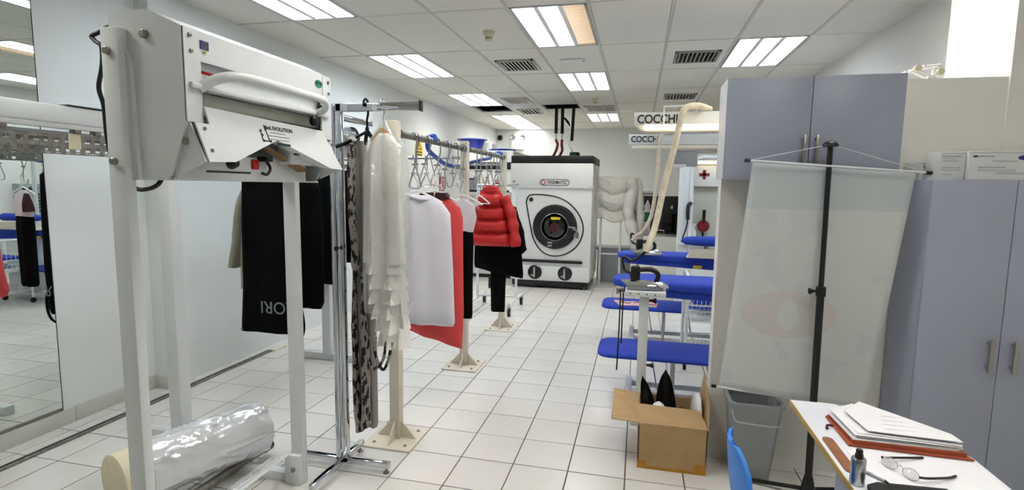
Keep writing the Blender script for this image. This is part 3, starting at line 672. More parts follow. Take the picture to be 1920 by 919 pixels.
# hood with a notched lower edge
def hx(z): return -1.418 + (1.785 - z) / .178 * .052
hood = [(1.528, 1.79), (2.2, 1.778), (2.285, 1.607), (2.19, 1.609), (1.862, 1.708), (1.6, 1.611), (1.482, 1.606), (1.47, 1.732), (1.528, 1.732)]
b = newbm(); prism(b, hood, lambda a, c, k: Vector((hx(c) + k, a, c)), .006); hd = obj('hood', b, 'white_metal', t, smooth=0)
for y in (1.472, 2.272):
    b = newbm(); prism(b, [(-1.424, 1.738), (-1.367, 1.607), (-1.477, 1.562), (-1.474, 1.612)], fy(y), .006); k = obj('hood_cheek', b, 'white_metal', hd, smooth=0)
b = newbm(); lathe(b, [(.012, 0), (.012, .006), (.001, .008)], (-1.44, 1.472, 1.672), 12, MY); obj('bolt', b, 'galv', hd)
for y, z in ((1.5, 1.715), (1.505, 1.645), (2.25, 1.72), (2.27, 1.65)):
    b = newbm(); lathe(b, [(.006, 0), (.006, .004), (.001, .005)], (hx(z) + .006, y, z), 10, Matrix.Rotation(PI / 2, 3, 'Y')); obj('screw', b, 'galv', hd)
for (y0, z0), (y1, z1) in (((1.6, 1.611), (1.862, 1.708)), ((1.862, 1.708), (2.19, 1.609))):
    b = newbm(); A_, B_ = Vector((hx(z0) - .002, y0, z0)), Vector((hx(z1) - .002, y1, z1)); up = Vector((-.05, 0, .004))
    vs = [b.verts.new(p) for p in (A_, B_, B_ + up, A_ + up)]; vs2 = [b.verts.new(p + Vector((0, 0, .004))) for p in (A_, B_, B_ + up, A_ + up)]
    b.faces.new(vs); b.faces.new(vs2[::-1])
    for i in range(4): b.faces.new((vs[i], vs[(i + 1) % 4], vs2[(i + 1) % 4], vs2[i]))
    obj('notch_flange', b, 'white_metal', hd, smooth=0)
hup = Vector((-.052, 0, .178)).normalized()
def onhood(y, z): return (hx(z) + .0068, y, z)
text('model_lettering', 'Mod. EVOLUTION', .022, onhood(1.885, 1.752), (0, 1, 0), hup, 'ink', hd, .0005, bold=.0006)
for k, wd in enumerate((.09, .13, .12)): bx('print_line', (hx(1.735 - k * .013) + .0062, 1.875 - wd / 2, 1.733 - k * .013), (hx(1.735 - k * .013) + .0072, 1.875 + wd / 2, 1.736 - k * .013), 'ink_pale', hd, 0)
bx('print_box', (hx(1.692) + .0062, 1.85, 1.687), (hx(1.692) + .0072, 1.935, 1.697), 'ink', hd, 0)
b = newbm()
for a0, a1 in (((1.775, 1.735), (1.775, 1.7)), ((1.805, 1.742), (1.812, 1.7)), ((1.775, 1.7), (1.82, 1.7))): tube(b, [onhood(*a0), onhood(*a1)], .0022, 5)
for q in ((1.775, 1.737), (1.805, 1.744), (1.778, 1.7), (1.818, 1.7), (1.778, 1.72)): cyl(b, Vector(onhood(*q)), Vector(onhood(*q)) + Vector((.002, 0, 0)), .005, 8)
obj('drawing_symbol', b, 'ink', hd)
# control panel under the head
bx('control_panel', (-1.51, 1.475, 1.55), (-1.485, 2.18, 1.64), 'white_metal', t, .003)
bx('bottom_tray', (-1.7, 1.47, 1.545), (-1.49, 2.283, 1.552), 'white_metal', t, 0)
bx('slot', (-1.486, 1.6, 1.575), (-1.483, 1.82, 1.582), 'ink', t, 0)
b = newbm(); lathe(b, [(.022, 0), (.022, .012), (.014, .03), (.001, .03)], (-1.485, 1.715, 1.612), 14, Matrix.Rotation(PI / 2, 3, 'Y')); obj('knob', b, 'black', t)
bx('power_switch', (-1.486, 1.825, 1.593), (-1.474, 1.86, 1.632), 'red', t, .004); bx('socket', (-1.486, 1.86, 1.625), (-1.44, 1.9, 1.645), 'black', t, .004)
tb('lead', smooth_path([(-1.475, 1.9, 1.63), (-1.46, 1.905, 1.6), (-1.46, 1.885, 1.575), (-1.47, 1.865, 1.58)], 5), .006, 'black', t)
b = newbm(); prism(b, [(1.83, 1.69), (1.86, 1.69), (2.13, 1.6), (2.1, 1.59)], lambda a, c, k: Vector((-1.47 + k, a, c)), .03); obj('wooden_bar', b, 'wood_brown', t, smooth=0)
bx('inner_block', (-1.482, 1.99, 1.62), (-1.425, 2.27, 1.7), 'white_metal', t, .003); b = newbm(); lathe(b, [(.012, 0), (.012, .02), (.001, .022)], (-1.425, 2.02, 1.67), 10, Matrix.Rotation(PI / 2, 3, 'Y')); obj('knob', b, 'black', t)
# lower film guides
tb('roll_axle', [(-2.03, 1.3, .055), (-2.0, 2.5, .055)], .022, 'galv', t, 12)
b = newbm(); lathe(b, [(.001, -.03), (.032, -.03), (.032, .02), (.02, .03), (.001, .03)], (-2.0, 2.49, .06), 14, Matrix.Rotation(PI / 2, 3, 'X')); obj('axle_end', b, 'black_gloss', t)
b = newbm(); prism(b, [(-1.79, .11), (-1.7, .165), (-1.695, .155), (-1.785, .1)], fy(1.35), .95); obj('film_guide', b, 'white_metal', t, smooth=0)
bx('guide_bracket', (-1.715, 2.27, .0), (-1.63, 2.296, .16), 'white_metal', t, .003)
b = newbm(); lathe(b, [(.012, 0), (.012, .008), (.007, .01), (.001, .01)], (-1.667, 2.27, .085), 10, MY); obj('bolt', b, 'galv', t)
tb('power_cable', smooth_path([(-1.69, 1.5, 2.03), (-1.72, 1.51, 2.06), (-1.774, 1.52, 2.062), (-1.82, 1.52, 2.045), (-1.852, 1.52, 2.034), (-1.835, 1.52, 2.015), (-1.814, 1.52, 2.0), (-1.812, 1.52, 1.96), (-1.82, 1.52, 1.92), (-1.837, 1.52, 1.86), (-1.82, 1.52, 1.797), (-1.816, 1.52, 1.705), (-1.80, 1.52, 1.62), (-1.75, 1.52, 1.55), (-1.68, 1.5, 1.515), (-1.62, 1.49, 1.515), (-1.58, 1.49, 1.53), (-1.57, 1.5, 1.555)], 5), .0075, 'black', t)
# roll of clear film
t = thing('film_roll', 'thick roll of crinkled clear plastic film under the bagging machine', 'film roll', (-2.06, 2.1, .07))
a0, a1 = Vector((-2.2, 1.78, .213)), Vector((-1.985, 2.43, .213)); ax = (a1 - a0).normalized(); uu, vv = frame_at(a0, ax)
b = newbm(); rings = []; N = 84; K = 64
for k in range(K):
    f = k / (K - 1); sv = .13 + .87 * f; c = a0.lerp(a1, sv); ring = []
    for q in range(N):
        a = 2 * PI * q / N; d = uu * math.cos(a) + vv * math.sin(a)
        wv = Vector((math.cos(a + sv * .9) * 1.5, math.sin(a + sv * .9) * 1.5, sv * 2.6)); wv += Vector((noise.noise(wv * 1.3), noise.noise(wv * 1.3 + Vector((9, 0, 0))), noise.noise(wv * 1.3 + Vector((0, 9, 0))))) * .5
        ridge = max(0, 1 - abs(noise.noise(wv * .75)) * 5); ridge2 = max(0, 1 - abs(noise.noise(wv * 1.5 + Vector((3, 1, 7)))) * 5)
        ring.append(c + d * (.131 + .006 * f + .011 * ridge + .004 * ridge2 - (.018 if k in (0, K - 1) else 0)))
    rings.append(ring)
loft(b, rings); obj('film_wrap', b, 'roll_film', t, smooth=24)
b = newbm(); rings = []
for s, r in ((-.02, .12), (-.015, .128), (.16, .128), (.165, .12)):
    c = a0.lerp(a1, s); rings.append([c + (uu * math.cos(2 * PI * q / 32) + vv * math.sin(2 * PI * q / 32)) * r for q in range(32)])
loft(b, rings); obj('roll_core', b, 'cream', t)
b = newbm(); tube(b, [(-1.745, 1.35, .15), (-1.745, 2.24, .15)], .03, 14, flat=.5)
for v in b.verts: v.co += Vector((0, 0, .006 * noise.noise(v.co * 30)))
tag(obj('film_sleeve', b, 'film', None, loc=(-1.745, 1.8, .14)), 'strip of clear film wrapped on the lower guide bar', 'plastic film')

# ================================================================== GARMENT CONVEYOR ALONG THE LEFT WALL
t = thing('garment_conveyor', 'white overhead garment conveyor with perforated numbered steel slots', 'garment conveyor', (-2.7, 2.8, 0))
CX = -2.7
bx('beam', (CX - .03, -.6, 1.808), (CX + .03, 4.7, 1.893), 'white_metal', t, .008)
bx('beam_lid', (CX - .035, 2.05, 1.893), (CX + .035, 4.7, 1.9), 'black', t, 0)
bx('under_rail', (CX - .022, -.6, 1.785), (CX + .022, 4.7, 1.808), 'white_metal', t, .003)
for y in (2.53, 4.1):
    p = bx('post', (CX + .05, y - .04, .05), (CX + .13, y + .04, 1.81), 'white_metal', t, .005); bx('foot', (CX - .27, y - .03, 0), (CX + .4, y + .03, .06), 'white_metal', t, .004)
    bx('post_cap', (CX - .03, y - .04, 1.80), (CX + .13, y + .04, 1.812), 'white_metal', p, 0)
for y in (1.78, 2.1, 2.2, 2.9, 3.5, 4.2): bx('trolley', (CX - .02, y - .016, 1.765), (CX + .02, y + .016, 1.79), 'galv', t, .004)
# perforated slot plates, one per bay
def slot_plate(x):
    b = newbm(); n = 8; y0, y1 = -.2, .2; z0, z1 = 1.672, 1.77; pitch = (y1 - y0) / n; th = .003
    def q(ya, yb, za, zb): box(b, (x - th / 2, ya, za), (x + th / 2, yb, zb))
    q(y0, y1, z0, z0 + .006); q(y0, y1, z0 + .028, z0 + .05); q(y0, y1, z0 + .07, z1)
    for k in range(n + 1):
        q(y0 + k * pitch - .012, y0 + k * pitch + .012, z0 + .006, z0 + .028) if 0 < k < n else None
        q(y0 + k * pitch - .01, y0 + k * pitch + .01, z0 + .05, z0 + .07) if 0 < k < n else None
    return b
for xx in (CX + .0, CX - .19):
    y = -.3; first = None
    while y < 4.55:
        if first is None:
            b = slot_plate(xx); first = obj('slot_plate', b, 'galv', t, smooth=0); first.location.y = y - ORG[t].y + ORG[t].y
            first.location = (0, y, 0)
        else:
            o = first.copy(); C.objects.link(o); o.parent = t; o.location = (0, y, 0)
        y += .405
    bx('number_strip', (xx - .0035, -.5, 1.757), (xx + .0035, 4.7, 1.772), 'label_grey', t, 0)
bx('tape_patch', (CX + .003, 2.06, 1.69), (CX + .005, 2.12, 1.765), 'cream', t, 0)
b = newbm(); lathe(b, [(.09, 0), (.09, .1), (.07, .12), (.07, .15), (.03, .16)], (CX + .05, 4.55, 1.9), 18); obj('motor', b, 'grey_box', t)
b = newbm(); lathe(b, [(.2, 0), (.2, .03), (.05, .03), (.05, .06)], (CX - .09, 4.62, 1.69), 28); obj('end_wheel', b, 'galv', t)
bx('gear_box', (CX + .02, 4.3, 1.9), (CX + .2, 4.48, 1.98), 'brushed', t, .01)
tb('motor_cable', smooth_path([(CX + .05, 4.55, 2.05), (CX + .15, 4.5, 2.04), (CX + .22, 4.45, 1.95), (CX + .2, 4.4, 1.88)], 5), .012, 'black', t)

# clothes on the conveyor
def hanger_hook(b, x, y, z0, z1):
    tube(b, [(x, y, z0), (x, y, z0 + .02), (CX + .016, y, 1.695), (CX + .01, y, 1.718), (CX + .004, y, 1.7255), (CX - .004, y, 1.7255), (CX - .009, y, 1.712)], .003, 6)   # hooked through a slot of the conveyor plate
def hang_garment(name, label, cat, group, mm, rows, y, x, rz=0., fold=.01, kf=5, hook=1.73, extra=None):
    t = thing(name, label, cat, (x, y, rows[-1][0]), group)
    b = newbm(); garment(b, [(z, x + cx_, y + cy_, hw, hd_, fs) for z, cx_, cy_, hw, hd_, fs in rows], fold=fold, kf=kf, rot=rz, ph=y * 3); obj('fabric', b, mm, t, smooth=60)
    if hook:
        b = newbm(); hanger_hook(b, x, y, rows[0][0] - .01, hook); obj('hanger_hook', b, 'steel', t)
    if extra: extra(t)
    return t
def sleeve(t, pts, rs, m, flat=.6, name='sleeve'):
    b = newbm(); P = smooth_path(pts, 5); k = len(P)
    R = []
    for i in range(k):
        f = i / (k - 1) * (len(rs) - 1); a = int(min(f, len(rs) - 2)); R.append(rs[a] * (1 - f + a) + rs[a + 1] * (f - a))
    tube(b, P, R, 14, flat=flat)
    for v in b.verts: v.co += Vector((noise.noise(v.co * 14), noise.noise(v.co * 14 + Vector((5, 0, 0))), 0)) * .007
    return obj(name, b, m, t, smooth=60)
def bag_extra(t):
    y = 3.3
    text('bag_lettering', 'RORI', .125, (-2.475, y - .047, .66), (-1, 0, .0), (0, .0, -1), 'ink_pale', t, .0008)
    tb('strap', smooth_path([(-2.33, y, .72), (-2.295, y - .01, .6), (-2.29, y - .01, .5), (-2.32, y - .01, .42), (-2.37, y, .38)], 6), .012, 'black_cloth', t, 8, flat=.4)
    b = newbm(); lathe(b, [(.008, 0), (.008, .003), (.001, .003)], (-2.795, y - .03, .475), 10, MY); obj('eyelet', b, 'steel', t)
hang_garment('garment_bag', 'black garment bag with pale upside-down lettering on the conveyor', 'garment bag', 'clothes on the conveyor', 'black_cloth',
             [(1.675, .0, 0, .03, .012, 0), (1.65, .0, 0, .12, .025, .2), (1.58, .02, 0, .22, .04, .4), (1.2, .02, 0, .235, .045, .8), (.8, .02, 0, .245, .04, 1), (.50, .0, 0, .255, .025, 1), (.455, -.01, 0, .25, .01, .6)], 3.3, -2.56, .0, extra=bag_extra)
def coat_sl(t):
    sleeve(t, [(-2.80, 3.47, 1.58), (-2.9, 3.46, 1.35), (-2.95, 3.46, 1.1), (-3.0, 3.46, .9)], [.06, .075, .065, .055], 'olive_cloth')
hang_garment('long_coat', 'pale olive long coat hanging behind the black garment bag', 'coat', 'clothes on the conveyor', 'olive_cloth',
             [(1.655, 0, 0, .04, .02, 0), (1.62, -.02, 0, .16, .05, .3), (1.4, -.04, 0, .22, .06, .8), (1.0, -.07, 0, .23, .06, 1), (.74, -.08, 0, .235, .05, 1), (.735, -.08, 0, .22, .03, 1)], 3.47, -2.64, .0, .012, 6, extra=coat_sl)
for k, (y, zb, hw, x, lab) in enumerate(((3.72, .55, .23, -2.62, 'plain black garment hung behind the lettered garment bag'), (3.98, .70, .25, -2.60, 'black coat hung second behind the lettered garment bag'), (4.3, .84, .3, -2.5, 'black rounded garment hung by the conveyor motor'))):
    hang_garment('dark_garment', lab, 'garment', 'clothes on the conveyor', 'black_cloth', [(1.66, 0, 0, .03, .015, 0), (1.63, 0, 0, .13, .035, .3), (1.5, 0, 0, hw * .9, .06, .6), (1.15, 0, 0, hw, .06, 1), (zb + .05, .0, 0, hw * .95, .05, 1), (zb, 0, 0, hw * .85, .025, 1)], y, x)

# ================================================================== CHROME FOUR-WAY GARMENT STAND
t = thing('garment_stand', 'chrome four-way garment stand beside the bagging machine', 'garment stand', (-1.52, 2.5, 0))
bx('upright', (-1.555, 2.485, .035), (-1.525, 2.515, 1.945), 'chrome', t, .003); bx('upright', (-1.515, 2.485, .035), (-1.485, 2.515, 1.945), 'chrome', t, .003)
tb('height_knob', [(-1.505, 2.485, 1.21), (-1.505, 2.465, 1.21), (-1.505, 2.45, 1.21)], [.006, .008, .014], 'black', t, 10)
bx('base_arm', (-1.52, 2.485, .03), (-1.245, 2.515, .062), 'chrome', t, .003); bx('base_arm', (-1.82, 2.485, .03), (-1.52, 2.515, .062), 'chrome', t, .003)
bx('base_arm', (-1.535, 2.2, .03), (-1.505, 2.5, .062), 'chrome', t, .003); bx('base_arm', (-1.535, 2.5, .03), (-1.505, 2.705, .062), 'chrome', t, .003)
for q in ((-1.265, 2.5), (-1.8, 2.5), (-1.52, 2.22), (-1.52, 2.68)):
    b = newbm(); lathe(b, [(.018, 0), (.018, .006), (.006, .01), (.006, .035)], (*q, 0), 12); obj('levelling_foot', b, 'galv', t)
bx('hang_arm', (-1.52, 2.485, 1.905), (-1.06, 2.515, 1.945), 'chrome', t, .003); k = bx('end_cap', (-1.06, 2.482, 1.9), (-1.052, 2.518, 1.95), 'black', t, .002)
bx('hang_arm', (-1.535, 2.5, 1.87), (-1.505, 2.86, 1.9), 'chrome', t, .003)
for z in [.25 + .12 * k for k in range(9)]: bx('slot', (-1.486, 2.497, z), (-1.4835, 2.503, z + .02), 'dark', t, 0)
# plastic hanger with patterned garment
t = thing('patterned_trousers', 'grey garment with black leopard print on a black plastic hanger', 'garment', (-1.37, 2.5, .2), 'clothes on the chrome stand')
def arm_hook(b, x, r, wire, end):          # hook over the square hanging arm, then a stem to the hanger
    tube(b, [(x, 2.5 - r, 1.925)] + [(x, 2.5 - r * math.cos(a), 1.943 + r * math.sin(a)) for a in [PI * k / 8 for k in range(9)]] + [(x, 2.5 + r, 1.895), (x, 2.51, 1.865), end], wire, 8)
b = newbm(); hz = 1.8
arm_hook(b, -1.352, .0225, .006, (-1.362, 2.53, hz))
tube(b, smooth_path([(-1.362, 2.53, hz + .01), (-1.405, 2.505, 1.78), (-1.45, 2.47, 1.745), (-1.49, 2.44, 1.725)], 5), [.014] * 8 + [.016] * 8, 10, flat=.6); tube(b, smooth_path([(-1.362, 2.53, hz + .01), (-1.352, 2.57, 1.77), (-1.345, 2.61, 1.73), (-1.34, 2.64, 1.7)], 5), .013, 10, flat=.6)
tube(b, [(-1.362, 2.53, hz + .03), (-1.375, 2.53, 1.74)], .01, 8); obj('hanger', b, 'black_gloss', t)
bx('size_tag', (-1.44, 2.475, 1.757), (-1.405, 2.5, 1.777), 'paper', t, .004)
b = newbm(); garment(b, [(1.76, -1.405, 2.53, .03, .02, .2), (1.70, -1.41, 2.535, .045, .03, .5), (1.3, -1.405, 2.55, .045, .035, 1), (1.1, -1.405, 2.56, .05, .035, 1), (.7, -1.4, 2.565, .052, .038, 1), (.24, -1.395, 2.565, .05, .038, 1), (.22, -1.395, 2.565, .045, .03, 1)], fold=.01, kf=3); obj('fabric', b, 'grey_cloth', t, smooth=60)
sleeve(t, [(-1.425, 2.485, 1.74), (-1.43, 2.48, 1.5), (-1.425, 2.49, 1.25), (-1.42, 2.5, 1.08)], [.026, .032, .031, .034], 'leopard', .5, 'printed_panel')
sleeve(t, [(-1.39, 2.515, 1.1), (-1.385, 2.505, .8), (-1.375, 2.5, .5), (-1.38, 2.5, .25)], [.018, .026, .036, .044], 'leopard', .5, 'printed_panel')
sleeve(t, [(-1.435, 2.515, 1.1), (-1.44, 2.505, .7), (-1.43, 2.5, .4), (-1.415, 2.5, .22)], [.02, .024, .028, .032], 'leopard', .6, 'printed_panel')
# white dress in clear film
t = thing('white_dress', 'long ivory ruffled dress under clear plastic film on the chrome stand', 'dress', (-1.25, 2.5, .7), 'clothes on the chrome stand')
b = newbm(); arm_hook(b, -1.262, .0205, .0035, (-1.24, 2.47, 1.8)); obj('hanger_hook', b, 'steel', t)
b = newbm(); tube(b, smooth_path([(-1.29, 2.44, 1.745), (-1.25, 2.45, 1.80), (-1.235, 2.46, 1.805), (-1.19, 2.47, 1.75)], 5), .011, 8); obj('hanger', b, 'tape', t)
b = newbm(); garment(b, [(1.79, -1.23, 2.45, .025, .02, 0), (1.74, -1.23, 2.45, .075, .035, .3), (1.6, -1.235, 2.45, .1, .055, .7), (1.3, -1.235, 2.45, .11, .06, 1), (1.15, -1.235, 2.45, .115, .065, 1)], fold=.014, kf=4); obj('bodice', b, 'ivory_cloth', t, smooth=60)
for k in range(6):
    z1 = 1.2 - .075 * k; dx = .012 * k
    b = newbm(); garment(b, [(z1, -1.238 + dx, 2.45, .08 - .002 * k, .05, .6), (z1 - .05, -1.24 + dx, 2.45, .092 - .003 * k, .062, 1.3), (z1 - .098, -1.24 + dx, 2.45, .1 - .004 * k, .07, 2)], fold=.012, kf=4 + k % 2, ph=k); obj('ruffle', b, 'ivory_cloth', t, smooth=60)
for k in range(2): tb('cord', smooth_path([(-1.29 + .03 * k, 2.395, .78), (-1.3 + .04 * k, 2.385, .7), (-1.27 + .05 * k, 2.38, .62), (-1.22 + .03 * k, 2.38, .66), (-1.2 + .03 * k, 2.39, .76)], 6), .008, 'leopard', t)
b = newbm(); garment(b, [(1.855, -1.225, 2.45, .008, .008, 0), (1.82, -1.225, 2.45, .03, .02, .4), (1.74, -1.23, 2.45, .1, .05, 1), (1.6, -1.228, 2.45, .12, .07, 1), (1.2, -1.225, 2.45, .128, .075, 1), (.98, -1.225, 2.45, .128, .078, 1), (.9, -1.225, 2.45, .125, .075, 1)], fold=.012, kf=5, sub=6); obj('film_cover', b, 'film', t, smooth=60)

# ================================================================== CLOTHES ON THE HANGER RAIL
def plastic_hanger(t, x, y, z, w, m='white_plastic', hook=.1, rz=0.):
    b = newbm(); c, s = math.cos(rz), math.sin(rz)
    def P(a, zz): return (x + a * c, y + a * s, zz)
    tube(b, [P(.02 * math.cos(a), ) if False else Vector(P(.02 * math.cos(a), z + hook + .02 * math.sin(a))) for a in [(-.3 + 1.4 * k / 9) * PI for k in range(10)]], .004, 6)
    tube(b, [P(.012, z + hook - .016), P(0, z + .03), P(0, z)], .004, 6)
    tube(b, smooth_path([P(-w, z - .07), P(-w * .5, z - .03), P(0, z), P(w * .5, z - .03), P(w, z - .07)], 4), .007, 8); tube(b, [P(-w, z - .07), P(w, z - .07)], .005, 6)
    return obj('hanger', b, m, t)
G = 'clothes on the hanger rail'
def rail_link(t, x, y, z):
    b = newbm(); tube(b, circ_hook(RX, y, 1.8385, .028), .004, 6); tube(b, [(RX + .022, y, 1.83), (RX, y, 1.76), (x, y, z)], .004, 6); obj('link_wire', b, 'steel', t)
# white shirt
x, y = -1.32, 3.25
t = thing('white_shirt', 'white collared shirt on the hanger rail in front of the coral dress', 'shirt', (x, y, .63), G)
b = newbm(); garment(b, [(1.475, -1.38, y, .05, .03, 0), (1.465, -1.375, y, .09, .04, .2), (1.42, -1.36, y, .14, .05, .4), (1.36, -1.34, y, .165, .055, .6), (1.0, -1.33, y, .175, .06, 1), (.65, -1.32, y, .178, .055, 1), (.625, -1.32, y, .17, .03, 1)], fold=.009, kf=4); obj('fabric', b, 'white_cloth', t, smooth=60)
b = newbm(); tube(b, smooth_path([(-1.47, y - .01, 1.475), (-1.42, y - .04, 1.47), (-1.36, y - .045, 1.455), (-1.31, y - .02, 1.45)], 5), .022, 10, flat=.6); obj('collar', b, 'white_cloth', t)
plastic_hanger(t, -1.4, y, 1.5, .17, 'white_plastic'); rail_link(t, -1.4, y, 1.6)
# coral dress
y = 3.46
t = thing('coral_dress', 'long coral red dress with a dark collar behind the white shirt', 'dress', (-1.33, y, .45), G)
b = newbm(); garment(b, [(1.465, -1.36, y, .07, .03, 0), (1.45, -1.355, y, .1, .04, .2), (1.39, -1.34, y, .16, .05, .4), (1.32, -1.335, y, .175, .055, .6), (.95, -1.345, y, .19, .06, 1), (.7, -1.36, y, .21, .06, 1), (.52, -1.385, y, .225, .055, 1), (.47, -1.375, y, .215, .03, 1)], fold=.01, kf=4)
for v in b.verts:
    if v.co.z < .9: v.co.z -= (v.co.x + 1.38) * .28 * (.9 - v.co.z) / .45
obj('fabric', b, 'coral', t, smooth=60)
for s in (-1, 1):
    b = newbm(); prism(b, [(-1.36 + s * .012, 1.455), (-1.36 + s * .02, 1.49), (-1.36 + s * .085, 1.49), (-1.36 + s * .11, 1.455), (-1.36 + s * .03, 1.435)], fy(y - .05), .07); obj('collar', b, 'maroon', t)
plastic_hanger(t, -1.36, y, 1.5, .16); rail_link(t, -1.36, y, 1.6)
# black and white top
y = 3.86
t = thing('black_dress', 'black dress with a sheer white yoke and maroon sleeve by the middle post', 'dress', (-1.3, y, .52), G)
b = newbm(); garment(b, [(1.20, -1.3, y, .085, .045, .3), (1.1, -1.3, y, .09, .05, .6), (.8, -1.3, y, .085, .05, 1), (.55, -1.3, y, .085, .045, 1), (.525, -1.3, y, .08, .03, 1)], fold=.006, kf=3); obj('skirt', b, 'black_cloth', t, smooth=60)
b = newbm(); garment(b, [(1.44, -1.3, y, .03, .02, 0), (1.40, -1.3, y, .09, .03, .2), (1.3, -1.295, y, .11, .04, .5), (1.19, -1.3, y, .085, .045, .5)], fold=.004, kf=3); obj('yoke', b, 'white_cloth', t, smooth=60)
sleeve(t, [(-1.375, y - .02, 1.41), (-1.39, y - .03, 1.33), (-1.395, y - .03, 1.24)], [.02, .045, .05], 'maroon')
plastic_hanger(t, -1.3, y, 1.47, .16); rail_link(t, -1.3, y, 1.57)
# red quilted jacket
y = 4.82
t = thing('red_puffer_jacket', 'bright red quilted puffer jacket hanging past the middle post', 'jacket', (-1.36, y, .98), G)
rows = [(1.515, -1.34, y, .05, .035, 0), (1.5, -1.34, y, .085, .06, 0)]
z = 1.47; k = 0
while z > 1.0:
    hw = min(.2, .11 + .22 * (1.5 - z)); rows += [(z, -1.35, y, hw * .97, .05, .4), (z - .03, -1.35, y, hw * 1.01, .09, .6), (z - .09, -1.35, y, hw * 1.02, .095, .6), (z - .12, -1.35, y, hw * .98, .05, .4)]; z -= .122
b = newbm(); garment(b, rows + [(.985, -1.35, y, .16, .04, .3)], fold=.006, kf=5, sub=3); obj('shell', b, 'puffer_red', t, smooth=60)
b = newbm(); P = smooth_path([(-1.225, y, 1.44), (-1.155, y, 1.3), (-1.12, y - .01, 1.15), (-1.095, y - .02, .985)], 6)
tube(b, P, [.062 + .008 * math.sin(i * 1.3) for i in range(len(P))], 16, flat=.8); obj('sleeve', b, 'puffer_red', t, smooth=60)
b = newbm(); garment(b, [(1.545, -1.345, y, .055, .04, 0), (1.53, -1.345, y, .075, .05, 0), (1.5, -1.345, y, .085, .055, 0)], fold=0); obj('collar', b, 'puffer_red', t)
plastic_hanger(t, -1.42, y - .12, 1.45, .1); rail_link(t, -1.42, y - .12, 1.565); rail_link(t, -1.35, y, 1.53)
# black trousers / coat below
y = 5.0
t = thing('black_suit', 'black jacket and trousers hanging behind the red puffer jacket', 'suit', (-1.32, y, .3), G)
b = newbm(); garment(b, [(1.40, -1.34, y, .05, .03, 0), (1.34, -1.34, y, .2, .05, .3), (1.0, -1.32, y, .235, .06, 1), (.75, -1.31, y, .25, .06, 1), (.70, -1.31, y, .245, .03, 1)], fold=.01, kf=4)
for v in b.verts:
    if v.co.z < .9: v.co.z -= (v.co.x + 1.31) * .18
obj('jacket_body', b, 'black_cloth', t, smooth=60)
sleeve(t, [(-1.16, y, 1.3), (-1.1, y, 1.1), (-1.07, y, .95), (-1.05, y, .92)], [.05, .06, .055, .05], 'black_cloth')
b = newbm(); garment(b, [(.85, -1.32, y + .03, .08, .03, 0), (.6, -1.32, y + .03, .076, .035, 1), (.325, -1.32, y + .03, .07, .035, 1), (.305, -1.32, y + .03, .066, .02, 1)], fold=.004, kf=2); obj('trousers', b, 'black_cloth', t, smooth=60)
b = newbm(); tube(b, circ_hook(RX, y, 1.8385, .028), .004, 6); tube(b, [(RX + .022, y, 1.83), (RX, y, 1.76), (-1.34, y, 1.39)], .004, 6); obj('link_wire', b, 'steel', t)

# ================================================================== IRONING STATIONS
def board_outline(x0, x1, yc, hw, nose=.32, n=12, blunt=.55):
    up = []
    for k in range(n + 1):
        a = PI / 2 * k / n; up.append((x0 + nose * (1 - math.cos(a)), hw * (math.sin(a) ** blunt)))
    pts = [(x, yc - y) for x, y in up] + [(x1, yc - hw), (x1, yc + hw)] + [(x, yc + y) for x, y in up[::-1][:-1]]
    return pts
def pad(name, out, z, th, m, parent, taper=None):
    b = newbm(); cxm = sum(p[0] for p in out) / len(out); cym = sum(p[1] for p in out) / len(out)
    def ring(s, zz, tp=0): return [Vector((x - (x - cxm) / max(abs(x - cxm), .05) * s, y - (y - cym) / max(abs(y - cym), .05) * s, zz - (taper(x) if taper and tp else 0))) for x, y in out]
    loft(b, [ring(.02, z - th, 1), ring(.003, z - th + .008, 1), ring(0, z - th * .5, 0), ring(.004, z - .008), ring(.018, z)])
    return obj(name, b, m, parent, smooth=50)
